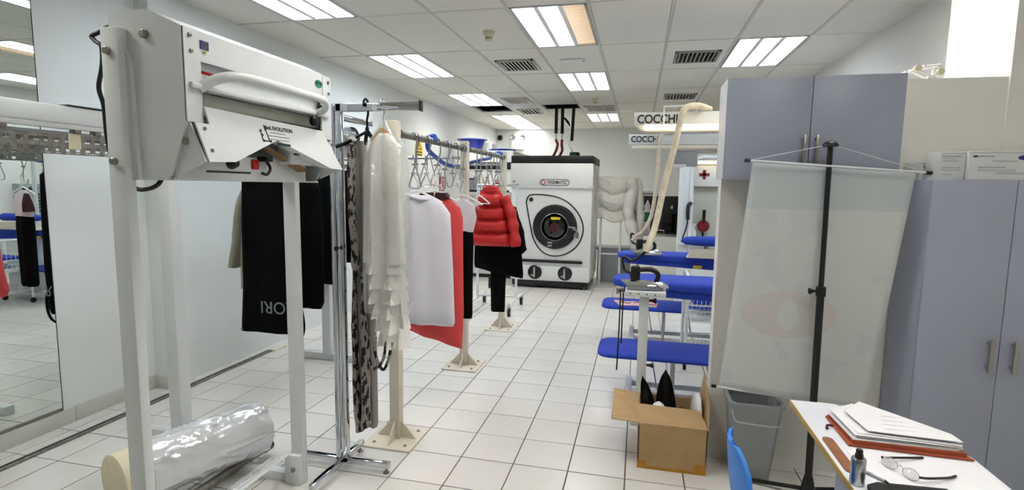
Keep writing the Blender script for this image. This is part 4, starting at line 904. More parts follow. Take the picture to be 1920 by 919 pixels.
def station(yc, label, nose, tray0, lean, rest, signlabel=None):
    t = thing('ironing_table', label, 'ironing table', (.5, yc, 0), 'ironing stations')
    pad('ironing_board', board_outline(nose, 1.45, yc + .04, .19, .3), .905, .055, 'blue_pad', t, taper=lambda x: max(0, min(.05, (x - .15) * .13)))
    pad('board_skirt', board_outline(nose + .06, 1.43, yc + .04, .17, .3), .862, .06, 'blue_pad', t, taper=lambda x: max(0, min(.05, (x - .15) * .13)))
    pad('cloth_tray', board_outline(tray0, 1.4, yc, .22, .075, 8, .4), .4, .035, 'blue_pad', t)
    for x in (.28, 1.15): tb('tray_leg', [(x, yc + .02, .05), (x, yc + .02, .38)], .017, 'white_metal', t, 10)
    bx('pedestal', (.85, yc - .12, .05), (1.15, yc + .14, .84), 'white_metal', t, .01)
    for y in (yc - .2, yc + .2): bx('floor_bar', (-.02, y - .02, .04), (1.4, y + .02, .08), 'white_metal', t, .004)
    bx('floor_cross', (-.05, yc - .22, .03), (.0, yc + .22, .11), 'white_metal', t, .004); bx('floor_cross', (1.36, yc - .22, .03), (1.42, yc + .22, .11), 'white_metal', t, .004)
    for y in (yc - .18, yc + .18):
        b = newbm(); lathe(b, [(.03, 0), (.03, .02), (.015, .03)], (-.025, y, 0), 12); obj('rubber_foot', b, 'rubber', t)
    for x in (.12, .5): tb('rod', [(x, yc + .1, .39), (x + .06, yc + .1, .06)], .006, 'steel', t, 6)
    if rest:
        y = yc - .39; x = .056
        bx('rest_post', (x - .03, y - .018, .03), (x + .03, y + .018, .86), 'white_metal', t, .006); bx('rest_foot', (x - .06, y - .04, 0), (x + .05, y + .22, .16), 'white_metal', t, .006)
        bx('rest_plate', (x - .12, y - .07, .86), (x + .13, y + .07, .895), 'white_metal', t, .004)
        for k in range(4): bx('screw', (x - .09 + .05 * k, y - .073, .874), (x - .082 + .05 * k, y - .069, .882), 'ink', t, 0)
        for z in (.825, .40): tb('clamp_knob', [(x + .03, y, z), (x + .05, y, z), (x + .075, y, z)], [.008, .01, .02], 'black', t, 8)
        tb('rest_bracket', [(x - .13, y + .03, .885), (x - .17, y + .02, .88), (x - .16, y + .02, .86)], .018, 'galv', t, 8)
        for dx, ln in ((0, .52), (.018, .34)): tb('hanging_cord', smooth_path([(x - .15 + dx, y, .87), (x - .152 + dx, y, .87 - ln * .5), (x - .158 + dx * 1.3, y, .87 - ln)], 4), .005, 'black', t, 6)
    return t
s1 = station(3.87, 'ironing table with a blue board and tray behind the open cardboard box', -.165, -.25, 0, True)
s2 = station(5.4, 'ironing table with a pink cloth on its lower tray, beside the white trolley', -.19, -.325, 0, False)
# sleeve board on the second table
t = thing('sleeve_board', 'padded blue sleeve board on a white arm over the farther ironing table', 'sleeve board', (.75, 5.3, .92))
b = newbm(); P = [(.40, 5.2, 1.06), (.44, 5.2, 1.06), (.55, 5.2, 1.06), (1.0, 5.2, 1.06)]; tube(b, P, [.02, .05, .06, .065], 16, flat=.75); obj('pad', b, 'blue_pad', t)
b = newbm(); prism(b, [(.45, .905), (.5, .99), (1.1, .99), (1.1, .905)], fy(5.15), .1); obj('arm', b, 'cream_paint', t); tb('stem', [(.62, 5.2, .98), (.62, 5.2, 1.03)], .02, 'galv', t)
bx('yellow_tag', (.52, 5.262, .79), (.6, 5.274, .82), 'yellow', s2, .003)
b = newbm(); garment(b, [(.405, -.04, 5.38, .01, .01, 0), (.406, -.04, 5.38, .01, .01, 0)], sub=1); b.free()
t = thing('pink_cloth', 'pale pink cloth with dark squiggles lying on the lower blue tray', 'cloth', (.0, 5.35, .4))
b = newbm(); ol = [(-.2, 5.46), (-.21, 5.42), (-.17, 5.3), (-.15, 5.22), (0, 5.25), (.2, 5.23), (.22, 5.42), (.1, 5.46), (-.1, 5.42)]
prism(b, ol, lambda a, c, k: Vector((a, c, .399 + k)), .007); obj('sheet', b, 'pink', t)
for k, (x, y) in enumerate(((-.1, 5.33), (.05, 5.36), (.14, 5.31))): tb('squiggle', smooth_path([(x - .06, y, .407), (x - .02, y + .03, .408), (x + .02, y - .01, .408), (x + .06, y + .02, .407)], 4), .004, 'maroon', t, 6)
# irons
def iron(x, y, z, label):
    t = thing('steam_iron', label, 'iron', (x, y, z), 'steam irons')
    def sole(s, zz): return [Vector((x + .13 - .26 * u - (0 if s == 1 else .012 * (1 - s) * 10), y + w * s, zz)) for u, w in ((0, 0), (.08, .028), (.3, .05), (.7, .055), (1, .055), (1, -.055), (.7, -.055), (.3, -.05), (.08, -.028))]
    b = newbm(); loft(b, [sole(1, z + .004), sole(1, z + .02), sole(.92, z + .04), sole(.7, z + .055)]); obj('sole', b, 'chrome', t, smooth=30)
    b = newbm(); tube(b, smooth_path([(x + .05, y, z + .05), (x + .06, y, z + .1), (x + .02, y, z + .13), (x - .06, y, z + .125), (x - .1, y, z + .1), (x - .09, y, z + .05)], 5), .016, 10); obj('handle', b, 'black', t)
    tb('cable', smooth_path([(x - .1, y, z + .1), (x - .15, y + .02, z + .12), (x - .16, y + .03, z + .2), (x - .1, y + .04, z + .18), (x - .02, y + .05, z + .24)], 6), .009, 'black', t)
    bx('collar', (x - .11, y - .025, z + .06), (x - .05, y + .025, z + .15), 'black', t, .01)
iron(.075, 3.48, .895, 'chrome steam iron with black handle parked on the rest of the front ironing table')
iron(.1, 5.2, .907, 'steam iron standing on the farther ironing table')
# overhead light gantries
def gantry(yc, label, hosepts, hr, hl, lit):
    t = thing('light_gantry', label, 'light gantry', (.9, yc, 0), 'ironing station gantries')
    x0 = -.055 if lit else -.12
    bx('header_panel', (x0, yc - .015, 1.96), (1.3, yc + .015, 2.055), 'white_metal', t, .003)
    tb('support_post', [(1.18, yc + .31, .0), (1.18, yc + .31, 2.03)], .025, 'white_metal', t, 12); bx('post_foot', (1.1, yc + .24, 0), (1.26, yc + .4, .012), 'white_metal', t)
    bx('post_arm', (1.16, yc + .01, 1.98), (1.2, yc + .32, 2.02), 'white_metal', t)
    text('sign_lettering', 'COCCHI', .08, (x0 + .155, yc - .017, 2.006), (1, 0, 0), (0, 0, 1), 'ink', t, .002, bold=.0016, sx=.86)
    if lit:
        b = newbm(); prism(b, [(x0 + .02, 1.955), (x0 + .04, 1.935), (x0 + .09, 1.92), (1.25, 1.92), (1.25, 1.96), (x0 - .0, 1.962)], fy(yc - .07), .12); obj('lamp_housing', b, 'opal', t, smooth=0)
        tb('lamp_tube', [(x0 + .07, yc - .075, 1.947), (1.2, yc - .075, 1.947)], .018, 'lamp_warm', t, 12)
    else:
        bx('lamp_housing', (x0 + .03, yc - .06, 1.915), (1.25, yc + .05, 1.945), 'opal', t, .006); bx('bracket', (.28, yc - .02, 1.75), (.52, yc + .02, 1.90), 'grey_box', t, .004); bx('bracket_arm', (.3, yc - .04, 1.74), (.42, yc - .02, 1.77), 'white_metal', t, .003)
    tb('hose_arm', [(.14, yc - .05, 1.96), (.14, yc - .05, 2.085), (.35, yc - .05, 2.09), (.35, yc, 2.06)], .007, 'white_metal', t, 8)
    b = newbm(); lathe(b, [(.012, 0), (.012, .03), (.001, .03)], (.35, yc - .05, 2.09), 10); obj('spring_stop', b, 'galv', t)
    h = tb('steam_hose', smooth_path(hosepts, 7), hr, 'hose_cloth', None, 12, loc=hosepts[-1]); tag(h, hl, 'hose', 'cloth-wrapped steam hoses')
gantry(3.85, 'white overhead panel with a lit warm lamp and dark lettering over the near ironing table', [(.44, 3.87, 2.07), (.35, 3.8, 2.088), (.27, 3.75, 2.062), (.243, 3.72, 1.98), (.2, 3.7, 1.76), (.155, 3.68, 1.55), (.11, 3.62, 1.3), (.078, 3.555, 1.2), (.055, 3.53, 1.13)], .021, 'thick cloth-wrapped steam hose dropping to the iron of the front ironing table', True)
gantry(5.4, 'white overhead panel with dark lettering and unlit lamp over the farther ironing table', [(.36, 5.42, 2.074), (.28, 5.36, 2.08), (.2, 5.3, 2.055), (.168, 5.25, 1.98), (.155, 5.2, 1.65), (.12, 5.2, 1.3), (.045, 5.215, 1.13), (-.02, 5.225, 1.085), (-.05, 5.222, 1.04)], .018, 'thinner cloth-wrapped steam hose dropping to the farther ironing table', False)
# trolley
t = thing('wire_trolley', 'white tube trolley with wire baskets between the ironing tables', 'trolley', (.65, 4.86, 0))
for x in (.43, .9):
    tb('side_frame', smooth_path([(x, 4.66, .07), (x, 4.66, .45), (x, 4.66, .75), (x, 4.7, .8), (x, 4.86, .81), (x, 5.02, .8), (x, 5.06, .75), (x, 5.06, .45), (x, 5.06, .07)], 4), .013, 'white_metal', t, 10)
    for y in (4.66, 5.06):
        b = newbm(); lathe(b, [(.001, -.012), (.03, -.012), (.033, 0), (.03, .012), (.001, .012)], (x, y, .034), 16, Matrix.Rotation(PI / 2, 3, 'Y')); obj('caster', b, 'rubber', t)
for z in (.16, .42, .56):
    b = newbm(); hh = .09 if z > .4 else .07
    for zz in (z, z + hh):
        tube(b, [(.44, 4.67, zz), (.89, 4.67, zz), (.89, 5.05, zz), (.44, 5.05, zz)], .005, 6, True)
    for k in range(14):
        xx = .44 + .45 * k / 13; tube(b, [(xx, 4.67, z + hh), (xx, 4.67, z), (xx, 5.05, z), (xx, 5.05, z + hh)], .003, 5)
    for k in range(1, 8):
        yk = 4.67 + .38 * k / 8; tube(b, [(.44, yk, z + hh), (.44, yk, z), (.89, yk, z), (.89, yk, z + hh)], .003, 5)
    obj('wire_basket', b, 'white_metal', t)
tag(bx('blue_folded_cloth', (.47, 4.7, .565), (.86, 5.02, .6), 'blue_pad', None, .012, loc=(.66, 4.86, .565)), 'folded blue cloth lying in the upper basket of the white trolley', 'cloth')
tag(bx('paper_bundle', (.47, 4.7, .425), (.86, 5.02, .455), 'paper', None, .008, loc=(.66, 4.86, .425)), 'white paper bundle lying in the middle basket of the trolley', 'papers')
# electrical panel on the right wall (seen in the mirror)
t = thing('control_panel', 'grey electrical control panel on the right wall reflected in the mirror', 'control panel', (XR, 6.08, 1.0))
bx('case', (XR - .12, 5.93, 1.0), (XR + .001, 6.23, 1.48), 'grey_box', t, .006)
for k in range(3):
    b = newbm(); lathe(b, [(.022, 0), (.022, .015), (.001, .017)], (XR - .12, 6.0 + .08 * k, 1.41), 12, Matrix.Rotation(-PI / 2, 3, 'Y')); obj('indicator', b, 'ink', t)
for k in range(6): bx('breaker', (XR - .128, 6.17, 1.06 + k * .05), (XR - .118, 6.205, 1.09 + k * .05), 'ink', t, .002)

# ================================================================== FAR RIGHT CORNER
t = thing('spotting_booth', 'white booth with a rounded tube frame and a lit warm lamp', 'booth', (.9, 7.1, 0))
bx('back_panel', (.62, 7.2, .4), (1.5, 7.24, 1.98), 'booth', t, .004); bx('side_column', (.49, 7.0, 0), (.6, 7.24, 2.0), 'white_metal', t, .006)
tb('tube_frame', smooth_path([(.63, 7.0, .4), (.63, 7.0, 1.2), (.625, 7.0, 1.7), (.64, 7.0, 1.85), (.7, 7.0, 1.915), (.85, 7.0, 1.925), (1.4, 7.0, 1.925)], 5), .026, 'white_metal', t, 12)
bx('lamp_housing', (.7, 7.0, 1.885), (1.4, 7.2, 1.905), 'opal', t, .004); tb('lamp_tube', [(.69, 7.05, 1.865), (1.35, 7.05, 1.865)], .018, 'lamp_warm', t, 12)
bx('worktop', (.5, 6.95, .84), (1.5, 7.24, .88), 'white_metal', t, .005); bx('lower_cabinet', (.62, 7.0, 0), (1.5, 7.24, .84), 'white_metal', t, .005)
t = thing('first_aid_box', 'white first aid box with a red cross inside the booth', 'first aid box', (.8, 7.15, 1.56))
bx('case', (.66, 7.12, 1.57), (1.02, 7.2, 1.83), 'white_plastic', t, .01); b = newbm(); box(b, (.762, 7.112, 1.66), (.798, 7.122, 1.775)); box(b, (.718, 7.112, 1.70), (.842, 7.1225, 1.736)); obj('cross', b, 'dark_red', t, smooth=0)
t = thing('spray_gun', 'black spray gun hanging on the tube frame of the booth', 'spray gun', (.6, 6.95, 1.2))
tb('grip', smooth_path([(.63, 6.97, 1.36), (.60, 6.96, 1.35), (.59, 6.95, 1.28), (.595, 6.95, 1.16)], 5), .022, 'black', t); tb('nozzle', [(.62, 6.96, 1.36), (.69, 6.95, 1.365)], .01, 'steel', t)
tb('feed_hose', smooth_path([(.595, 6.95, 1.16), (.58, 6.95, 1.05), (.55, 6.94, .95), (.53, 6.94, .88)], 5), .009, 'black', t)
t = thing('red_brush', 'round red brush with a black handle standing in the booth', 'brush', (.8, 7.08, .88))
b = newbm(); lathe(b, [(.02, -.04), (.064, -.03), (.076, 0), (.064, .03), (.02, .04)], (.8, 7.12, 1.075), 20, MY); obj('head', b, 'dark_red', t)
tb('handle', [(.8, 7.1, 1.1), (.8, 7.1, 1.28)], .02, 'black', t); tb('stand', [(.8, 7.12, .88), (.8, 7.12, 1.0)], .012, 'black', t)
t = thing('spray_bottle', 'small clear spray bottle beside the red brush', 'bottle', (.7, 7.12, .88))
b = newbm(); lathe(b, [(.04, 0), (.042, .12), (.02, .16), (.015, .19)], (.678, 7.12, .88), 16); obj('flask', b, 'wall', t); b = newbm(); box(b, (.658, 7.1, 1.06), (.708, 7.14, 1.1), .006); obj('trigger_head', b, 'white_plastic', t)
# white quilted jacket over a rail
t = thing('drying_rail', 'white tube rail beside the dry-cleaning machine holding a quilted jacket', 'rail', (-.35, 8.6, 0))
for x in (-.58, -.27):
    tb('leg', [(x, 8.45, 0), (x, 8.6, 1.66)], .014, 'white_metal', t, 8); tb('leg', [(x, 8.75, 0), (x, 8.6, 1.66)], .014, 'white_metal', t, 8)
tb('top_rail', [(-.64, 8.6, 1.67), (.0, 8.6, 1.67)], .015, 'white_metal', t, 10); tb('brace', [(-.58, 8.495, .5), (-.27, 8.495, .5)], .012, 'white_metal', t, 8)
t = thing('white_puffer_jacket', 'white quilted jacket draped over the rail beside the dry-cleaning machine', 'jacket', (-.35, 8.55, .6))
b = newbm(); nx, nz = 40, 46; V = []
def puff(u, v):
    q = v * 2.7 + .25 * noise.noise(Vector((u * 2.5, v, 5))); e = abs(math.sin(PI * q)) ** .5; sl = min(1, 6 * min(u, 1 - u) + .1) ** .6
    d = .035 + .075 * e * sl + .03 * noise.noise(Vector((u * 3, v * 3, 1))) + .02 * (1 - abs(noise.noise(Vector((u * 6 + 4, v * 7, 2))))) ** 3
    return d
for side_ in (-1, 1):
    for j in range(nz + 1):
        for i in range(nx + 1):
            u, v = i / nx, j / nz
            V.append(b.verts.new((-.645 + .6 * u + .012 * math.sin(v * 9), 8.6 + side_ * puff(u, v) * (1 if 0 < j < nz else .4), 1.715 - .66 * v - .05 * math.sin(u * 2.6) * v + .02 * math.sin(u * 11) * v)))
st = (nx + 1) * (nz + 1)
for sd in (0, 1):
    for j in range(nz):
        for i in range(nx):
            a = sd * st + j * (nx + 1) + i; b.faces.new((V[a], V[a + 1], V[a + nx + 2], V[a + nx + 1]))
for j in range(nz):
    for i in (0, nx): a = j * (nx + 1) + i; b.faces.new((V[a], V[a + nx + 1], V[a + nx + 1 + st], V[a + st]))
for i in range(nx):
    for j in (0, nz): a = j * (nx + 1) + i; b.faces.new((V[a], V[a + 1], V[a + 1 + st], V[a + st]))
obj('body', b, 'puffer_white', t, smooth=70)
for P, base in (([(-.13, 8.53, 1.67), (-.1, 8.46, 1.5), (-.16, 8.43, 1.25), (-.13, 8.43, 1.05), (-.05, 8.45, .8), (-.02, 8.47, .6)], .085), ([(-.06, 8.58, 1.69), (.0, 8.55, 1.5), (.02, 8.54, 1.2), (.03, 8.55, .95), (.03, 8.56, .7), (.02, 8.56, .5)], .065)):
    P = smooth_path(P, 8); b = newbm(); tube(b, P, [base * (.8 + .28 * abs(math.sin(i * .39)) ** .5) for i in range(len(P))], 18, flat=.85)
    for v in b.verts: v.co += Vector((noise.noise(v.co * 9), noise.noise(v.co * 9 + Vector((4, 0, 0))), 0)) * .02
    obj('sleeve', b, 'puffer_white', t, smooth=70)
t = thing('grey_bin', 'low grey tub standing under the white quilted jacket', 'tub', (-.45, 8.9, 0))
bx('tub', (-.64, 8.82, 0), (-.1, 9.2, .55), 'grey_box', t, .02); bx('rim', (-.66, 8.8, .53), (-.08, 9.22, .57), 'grey_box', t, .008)
# work bench
t = thing('work_bench', 'steel bench with a dark shelf unit by the back wall', 'bench', (.4, 9.6, 0))
bx('top', (-.02, 9.2, .74), (.85, 9.8, .78), 'steel', t, .005)
for x in (.02, .8):
    for y in (9.24, 9.76): bx('leg', (x - .02, y - .02, 0), (x + .02, y + .02, .74), 'steel', t, .003)
bx('lower_shelf', (0, 9.22, .3), (.83, 9.78, .33), 'brushed', t, .003)
t = thing('dark_oven', 'black glass-fronted oven on the steel bench', 'oven', (.36, 9.55, .78))
bx('case', (.03, 9.35, .78), (.72, 9.75, 1.42), 'black', t, .008); bx('glass_door', (.06, 9.34, .8), (.69, 9.36, 1.12), 'glass_dark', t, .004); bx('edge_trim', (.03, 9.34, 1.41), (.72, 9.36, 1.43), 'white_metal', t, .003); bx('knob', (.52, 9.33, 1.2), (.55, 9.35, 1.25), 'white_plastic', t, .003)
t = thing('dark_screen', 'tall narrow black panel standing beside the booth column', 'panel', (.62, 8.9, 0))
bx('panel', (.66, 8.9, .0), (.73, 8.96, 1.62), 'black', t, .004); bx('panel_foot', (.6, 8.84, 0), (.79, 9.02, .02), 'black', t)
t = thing('bench_shelf', 'small white shelf cap fixed over the dark oven', 'shelf', (.15, 9.5, 1.43))
bx('shelf', (.04, 9.38, 1.419), (.3, 9.7, 1.5), 'white_metal', t, .01); bx('lip', (.04, 9.368, 1.42), (.3, 9.384, 1.46), 'galv', t, .003)
t = thing('detergent_bottle', 'white bottle with a green label and pointed cap on the steel bench', 'bottle', (.14, 9.26, .78))
b = newbm(); lathe(b, [(.055, 0), (.06, .05), (.06, .38), (.045, .42), (.045, .45), (.055, .45), (.008, .56)], (.14, 9.27, .78), 18); obj('flask', b, 'white_plastic', t); b = newbm(); lathe(b, [(.061, .2), (.061, .36)], (.14, 9.27, .78), 18); obj('label', b, 'green', t)
t = thing('wire_tray', 'small tray of tools on the front of the steel bench', 'tray', (.2, 9.24, .78))
bx('tray', (.22, 9.21, .78), (.42, 9.33, .8), 'wood_brown', t, .004); b = newbm(); tube(b, [(.22, 9.21, .84), (.42, 9.21, .84), (.42, 9.33, .84), (.22, 9.33, .84)], .006, 6, True); tube(b, [(.22, 9.21, .79), (.22, 9.21, .84)], .005); tube(b, [(.42, 9.21, .79), (.42, 9.21, .84)], .005); obj('rail', b, 'white_metal', t)

# ================================================================== CUPBOARDS ON THE PARTITION
def bar_handle(parent, x, y, z0, z1, r=.011):
    b = newbm(); box(b, (x - r, y - .034, z0), (x + r, y - .022, z1), .003)
    for z in (z0 + .02, z1 - .02): cyl(b, (x, y, z), (x, y - .026, z), .007, 8)
    return obj('handle', b, 'brushed', parent)
t = thing('wall_cupboard', 'blue-grey two-door wall cupboard hung on the partition above the banner', 'cupboard', (.79, 3.0, 1.595))
UX0, UX1, UY = .403, 1.178, 2.875
bx('carcass', (UX0, UY + .018, 1.595), (UX1, 3.13, 2.085), 'laminate_edge', t, .002)
for x0, x1, hx_ in ((UX0, .786, .76), (.789, UX1, .815)):
    d = bx('door', (x0, UY, 1.597), (x1, UY + .018, 2.083), 'laminate', t, .0015); bar_handle(d, hx_, UY, 1.67, 1.805, .008)
t = thing('tall_cupboard', 'tall blue-grey cupboard with bar handles and cartons on top', 'cupboard', (1.62, 2.95, 0))
bx('carcass', (1.285, 2.82, .06), (1.98, 3.118, 1.597), 'laminate', t, .002); bx('plinth', (1.3, 2.85, 0), (1.97, 3.1, .06), 'laminate', t, 0)
for x0, x1, hx_ in ((1.285, 1.608, 1.567), (1.611, 1.98, 1.66)):
    d = bx('door', (x0, 2.8, .065), (x1, 2.819, 1.597), 'laminate', t, .0015); bar_handle(d, hx_, 2.8, .735, .885, .01)
# cartons
def carton(name, lo, hi, label, marks):
    t = thing(name, label, 'carton', ((lo[0] + hi[0]) / 2, (lo[1] + hi[1]) / 2, lo[2]), 'cartons on the tall cupboard')
    bx('box_body', lo, hi, 'carton', t, .002); bx('lid_seam', (lo[0] - .0005, lo[1] - .001, hi[2] - .008), (hi[0], lo[1] + .01, hi[2] - .0065), 'mid_grey', t, 0)
    for k, (x0, x1, z0, z1, m) in enumerate(marks): bx('print_mark', (x0, lo[1] - .001, z0), (x1, lo[1] + .002, z1), m, t, 0)
    return t
Z0 = 1.597
carton('carton', (1.3, 2.965, Z0), (1.415, 3.118, 1.684), 'small pale carton beside the wall cupboard', [(1.315, 1.332, 1.658, 1.664, 'ink'), (1.338, 1.375, 1.66, 1.664, 'ink_pale'), (1.31, 1.375, 1.672, 1.674, 'ink_pale')])
bx_ = None
c = carton('carton', (1.318, 2.83, Z0), (1.418, 2.96, 1.722), 'white carton with fine print in the middle of the row', [(1.325, 1.40, 1.70, 1.703, 'ink_pale'), (1.325, 1.385, 1.69, 1.692, 'ink_pale'), (1.325, 1.39, 1.68, 1.682, 'ink_pale'), (1.325, 1.40, 1.65, 1.652, 'ink_pale'), (1.325, 1.40, 1.64, 1.642, 'ink_pale'), (1.325, 1.37, 1.62, 1.622, 'ink_pale')])
c = carton('carton', (1.42, 2.81, Z0), (1.79, 3.08, 1.724), 'long grey printed carton with a blue oval mark', [(1.435, 1.452, 1.697, 1.705, 'ink'), (1.455, 1.515, 1.699, 1.703, 'ink_pale'), (1.51, 1.6, 1.679, 1.681, 'ink_pale'), (1.455, 1.56, 1.652, 1.655, 'ink_pale'), (1.455, 1.6, 1.643, 1.6445, 'ink_pale'), (1.455, 1.6, 1.635, 1.6365, 'ink_pale'), (1.52, 1.7, 1.625, 1.627, 'ink_pale')])
b = newbm(); prism(b, [(1.635 + .032 * math.cos(k * PI / 10), 1.695 + .011 * math.sin(k * PI / 10)) for k in range(20)], fy(2.8085), .003); obj('oval_mark', b, 'eu_blue', c)
# clothes airer behind
t = thing('clothes_airer', 'folded white clothes airer resting on top of the partition', 'clothes airer', (1.5, 3.2, 2.1))
b = newbm()
for y in (3.16, 3.22):
    tube(b, [(1.2, y, 2.105), (1.36, y, 2.165), (1.43, y, 2.17)], .006, 8); tube(b, [(1.32, y, 2.16), (1.42, y, 2.105)], .006, 8); tube(b, [(1.43, y, 2.17), (1.425, y, 2.13), (1.38, y, 2.105)], .006, 8)
for x, z in ((1.2, 2.105), (1.28, 2.14), (1.36, 2.165), (1.43, 2.17)): tube(b, [(x, 3.14, z), (x, 3.24, z)], .005, 8)
obj('tube_frame', b, 'white_plastic', t)
for x, z in ((1.33, 2.155), (1.43, 2.135)):
    b = newbm(); lathe(b, [(.016, 0), (.016, .02), (.001, .02)], (x, 3.16, z), 12, MY); obj('joint', b, 'cream', t)

# ================================================================== BANNER STAND
t = thing('banner_stand', 'pale cloth banner on a leaning black telescopic pole, seen from behind', 'banner', (.87, 2.79, 0))
ang = math.radians(-4.0); bc = Vector((.857, 2.77, 1.648))
def BP(a, c, dy=0.): return Vector((bc.x + a * math.cos(ang) + c * math.sin(-ang) * -1 * -1 * 1.0 if False else bc.x + a * math.cos(ang) - c * math.sin(ang), bc.y + dy, bc.z + a * math.sin(ang) + c * math.cos(ang)))
tb('pole', [(.876, 2.81, .1), (.858, 2.782, 1.06)], .017, 'black', t, 12); tb('pole_upper', [(.858, 2.782, 1.04), (.846, 2.766, 1.75)], .012, 'black', t, 12)
tb('pole_clamp', [(.8585, 2.782, 1.04), (.8575, 2.781, 1.085)], .022, 'black', t, 12); k = tb('clamp_knob', [(.845, 2.775, 1.065), (.825, 2.772, 1.065), (.805, 2.768, 1.065)], [.006, .006, .016], 'black', t, 10)
b = newbm(); lathe(b, [(.036, 0), (.034, .008), (.024, .02), (.008, .026)], (.846, 2.768, 1.743), 16); obj('top_cap', b, 'black', t)
tb('cross_bar', [BP(-.36, .005, -.012), BP(.385, .005, -.012)], .005, 'white_metal', t, 8)
for a in (-.365, .39): tb('bar_tip', [BP(a - .012, .005, -.012), BP(a + .012, .005, -.012)], .009, 'black', t, 8)
for a, sgn in ((-.36, 1), (.385, 1)): tb('string', [BP(a, .005, -.012), (.846, 2.76, 1.752)], .0018, 'white_metal', t, 5)
b = newbm(); nx, nz = 24, 30; G_ = []
for j in range(nz + 1):
    for i in range(nx + 1):
        a = -.335 + .69 * i / nx; c = -1.16 * j / nz
        G_.append(b.verts.new(BP(a, c, .022 + .008 * math.sin(a * 7 + c) * (j / nz) + .085 * (j / nz))))
for j in range(nz):
    for i in range(nx): b.faces.new([G_[j * (nx + 1) + i], G_[j * (nx + 1) + i + 1], G_[(j + 1) * (nx + 1) + i + 1], G_[(j + 1) * (nx + 1) + i]])
me_o = obj('cloth', b, 'banner', t, smooth=60)
me_o.data.transform(Matrix.Translation(-(bc - ORG[t]))); me_o.location = bc - ORG[t]
sm = me_o.modifiers.new('thickness', 'SOLIDIFY'); sm.thickness = .0015
tb('lower_bar', [BP(-.35, -1.16, .107), BP(.36, -1.16, .107)], .006, 'white_metal', t, 8)
for a in (-.36, .37): tb('bar_tip', [BP(a - .012, -1.16, .107), BP(a + .012, -1.16, .107)], .009, 'black', t, 8)
tb('pole_hub', [(.879, 2.815, .02), (.876, 2.81, .12)], [.04, .02], 'black', t, 12)
for a in (.6, 2.7, 4.6): tb('foot', [(.879, 2.815, .05), (.879 + .3 * math.cos(a), 2.815 + .22 * math.sin(a), .012)], .011, 'black', t, 8)

# ================================================================== WASTE BIN
t = thing('waste_bin', 'translucent grey waste bin between the banner and the partition', 'waste bin', (.64, 3.0, 0))
def rr(x0, x1, y0, y1, z): return [Vector(p) for p in ((x0 + .02, y0, z), (x1 - .02, y0, z), (x1, y0 + .02, z), (x1, y1 - .02, z), (x1 - .02, y1, z), (x0 + .02, y1, z), (x0, y1 - .02, z), (x0, y0 + .02, z))]
b = newbm(); loft(b, [rr(.545, .73, 2.93, 3.07, .0), rr(.51, .765, 2.89, 3.11, .42), rr(.515, .76, 2.895, 3.105, .42), rr(.55, .725, 2.935, 3.065, .01)]); obj('bucket', b, 'bin', t)
b = newbm(); loft(b, [rr(.5, .775, 2.885, 3.115, .415), rr(.5, .775, 2.885, 3.115, .43), rr(.52, .755, 2.9, 3.1, .43), rr(.52, .755, 2.9, 3.1, .415)], cyclic=True); obj('rim', b, 'bin', t)
tb('handle', smooth_path([(.515, 2.88, .4), (.53, 2.875, .345), (.58, 2.872, .335), (.7, 2.872, .33), (.755, 2.878, .33)], 5), .005, 'steel', t)

# ================================================================== CARDBOARD BOX
t = thing('cardboard_box', 'open brown cardboard box with taped bottom edges on the floor', 'cardboard box', (.22, 3.13, 0))
BX0, BX1, BY0, BY1, BH = .045, .405, 2.905, 3.36, .255
for nm, lo, hi in (('front_wall', (BX0, BY0, 0), (BX1, BY0 + .005, BH)), ('back_wall', (BX0, BY1 - .005, 0), (BX1, BY1, BH)), ('side_wall', (BX0, BY0, 0), (BX0 + .005, BY1, BH)), ('side_wall', (BX1 - .005, BY0, 0), (BX1, BY1, BH)), ('bottom', (BX0, BY0, 0), (BX1, BY1, .005))): bx(nm, lo, hi, 'cardboard', t, 0)
def quad(name, pts, m, th=Vector((0, 0, .004))):
    b = newbm(); A = [b.verts.new(Vector(p)) for p in pts]; B = [b.verts.new(Vector(p) + th) for p in pts]; n = len(pts)
    b.faces.new(A); b.faces.new(B[::-1])
    for i in range(n): b.faces.new((A[i], A[(i + 1) % n], B[(i + 1) % n], B[i]))
    return obj(name, b, m, t, smooth=0)
quad('front_flap', [(BX0, BY0, BH), (BX1, BY0, BH), (BX1 - .03, BY0 + .145, BH + .045), (BX0 - .005, BY0 + .15, BH + .05)], 'cardboard')
quad('side_flap', [(BX0, BY0 + .01, BH), (BX0 - .005, BY1, BH), (BX0 - .15, BY1 - .1, BH + .05), (BX0 - .15, BY0 + .02, BH + .0)], 'cardboard')
quad('side_flap', [(BX1, BY0, BH), (BX1, BY1, BH), (BX1 + .02, BY1 - .02, BH + .17), (BX1 + .02, BY0 + .14, BH + .10)], 'cardboard', Vector((.004, 0, 0)))
for x0, x1, z1 in ((BX0, BX0 + .05, .05), (BX1 - .06, BX1, .06), (BX0 + .05, BX1 - .06, .018)): bx('tape', (x0, BY0 - .001, 0), (x1, BY0 + .002, z1), 'tape', t, 0)
bx('tape', (BX0 - .001, BY0, 0), (BX0 + .002, BY1, .03), 'tape', t, 0); bx('torn_tape', (BX0 + .0, BY0 - .0005, BH - .005), (BX0 + .02, BY0 + .06, BH + .008), 'film', t, 0)
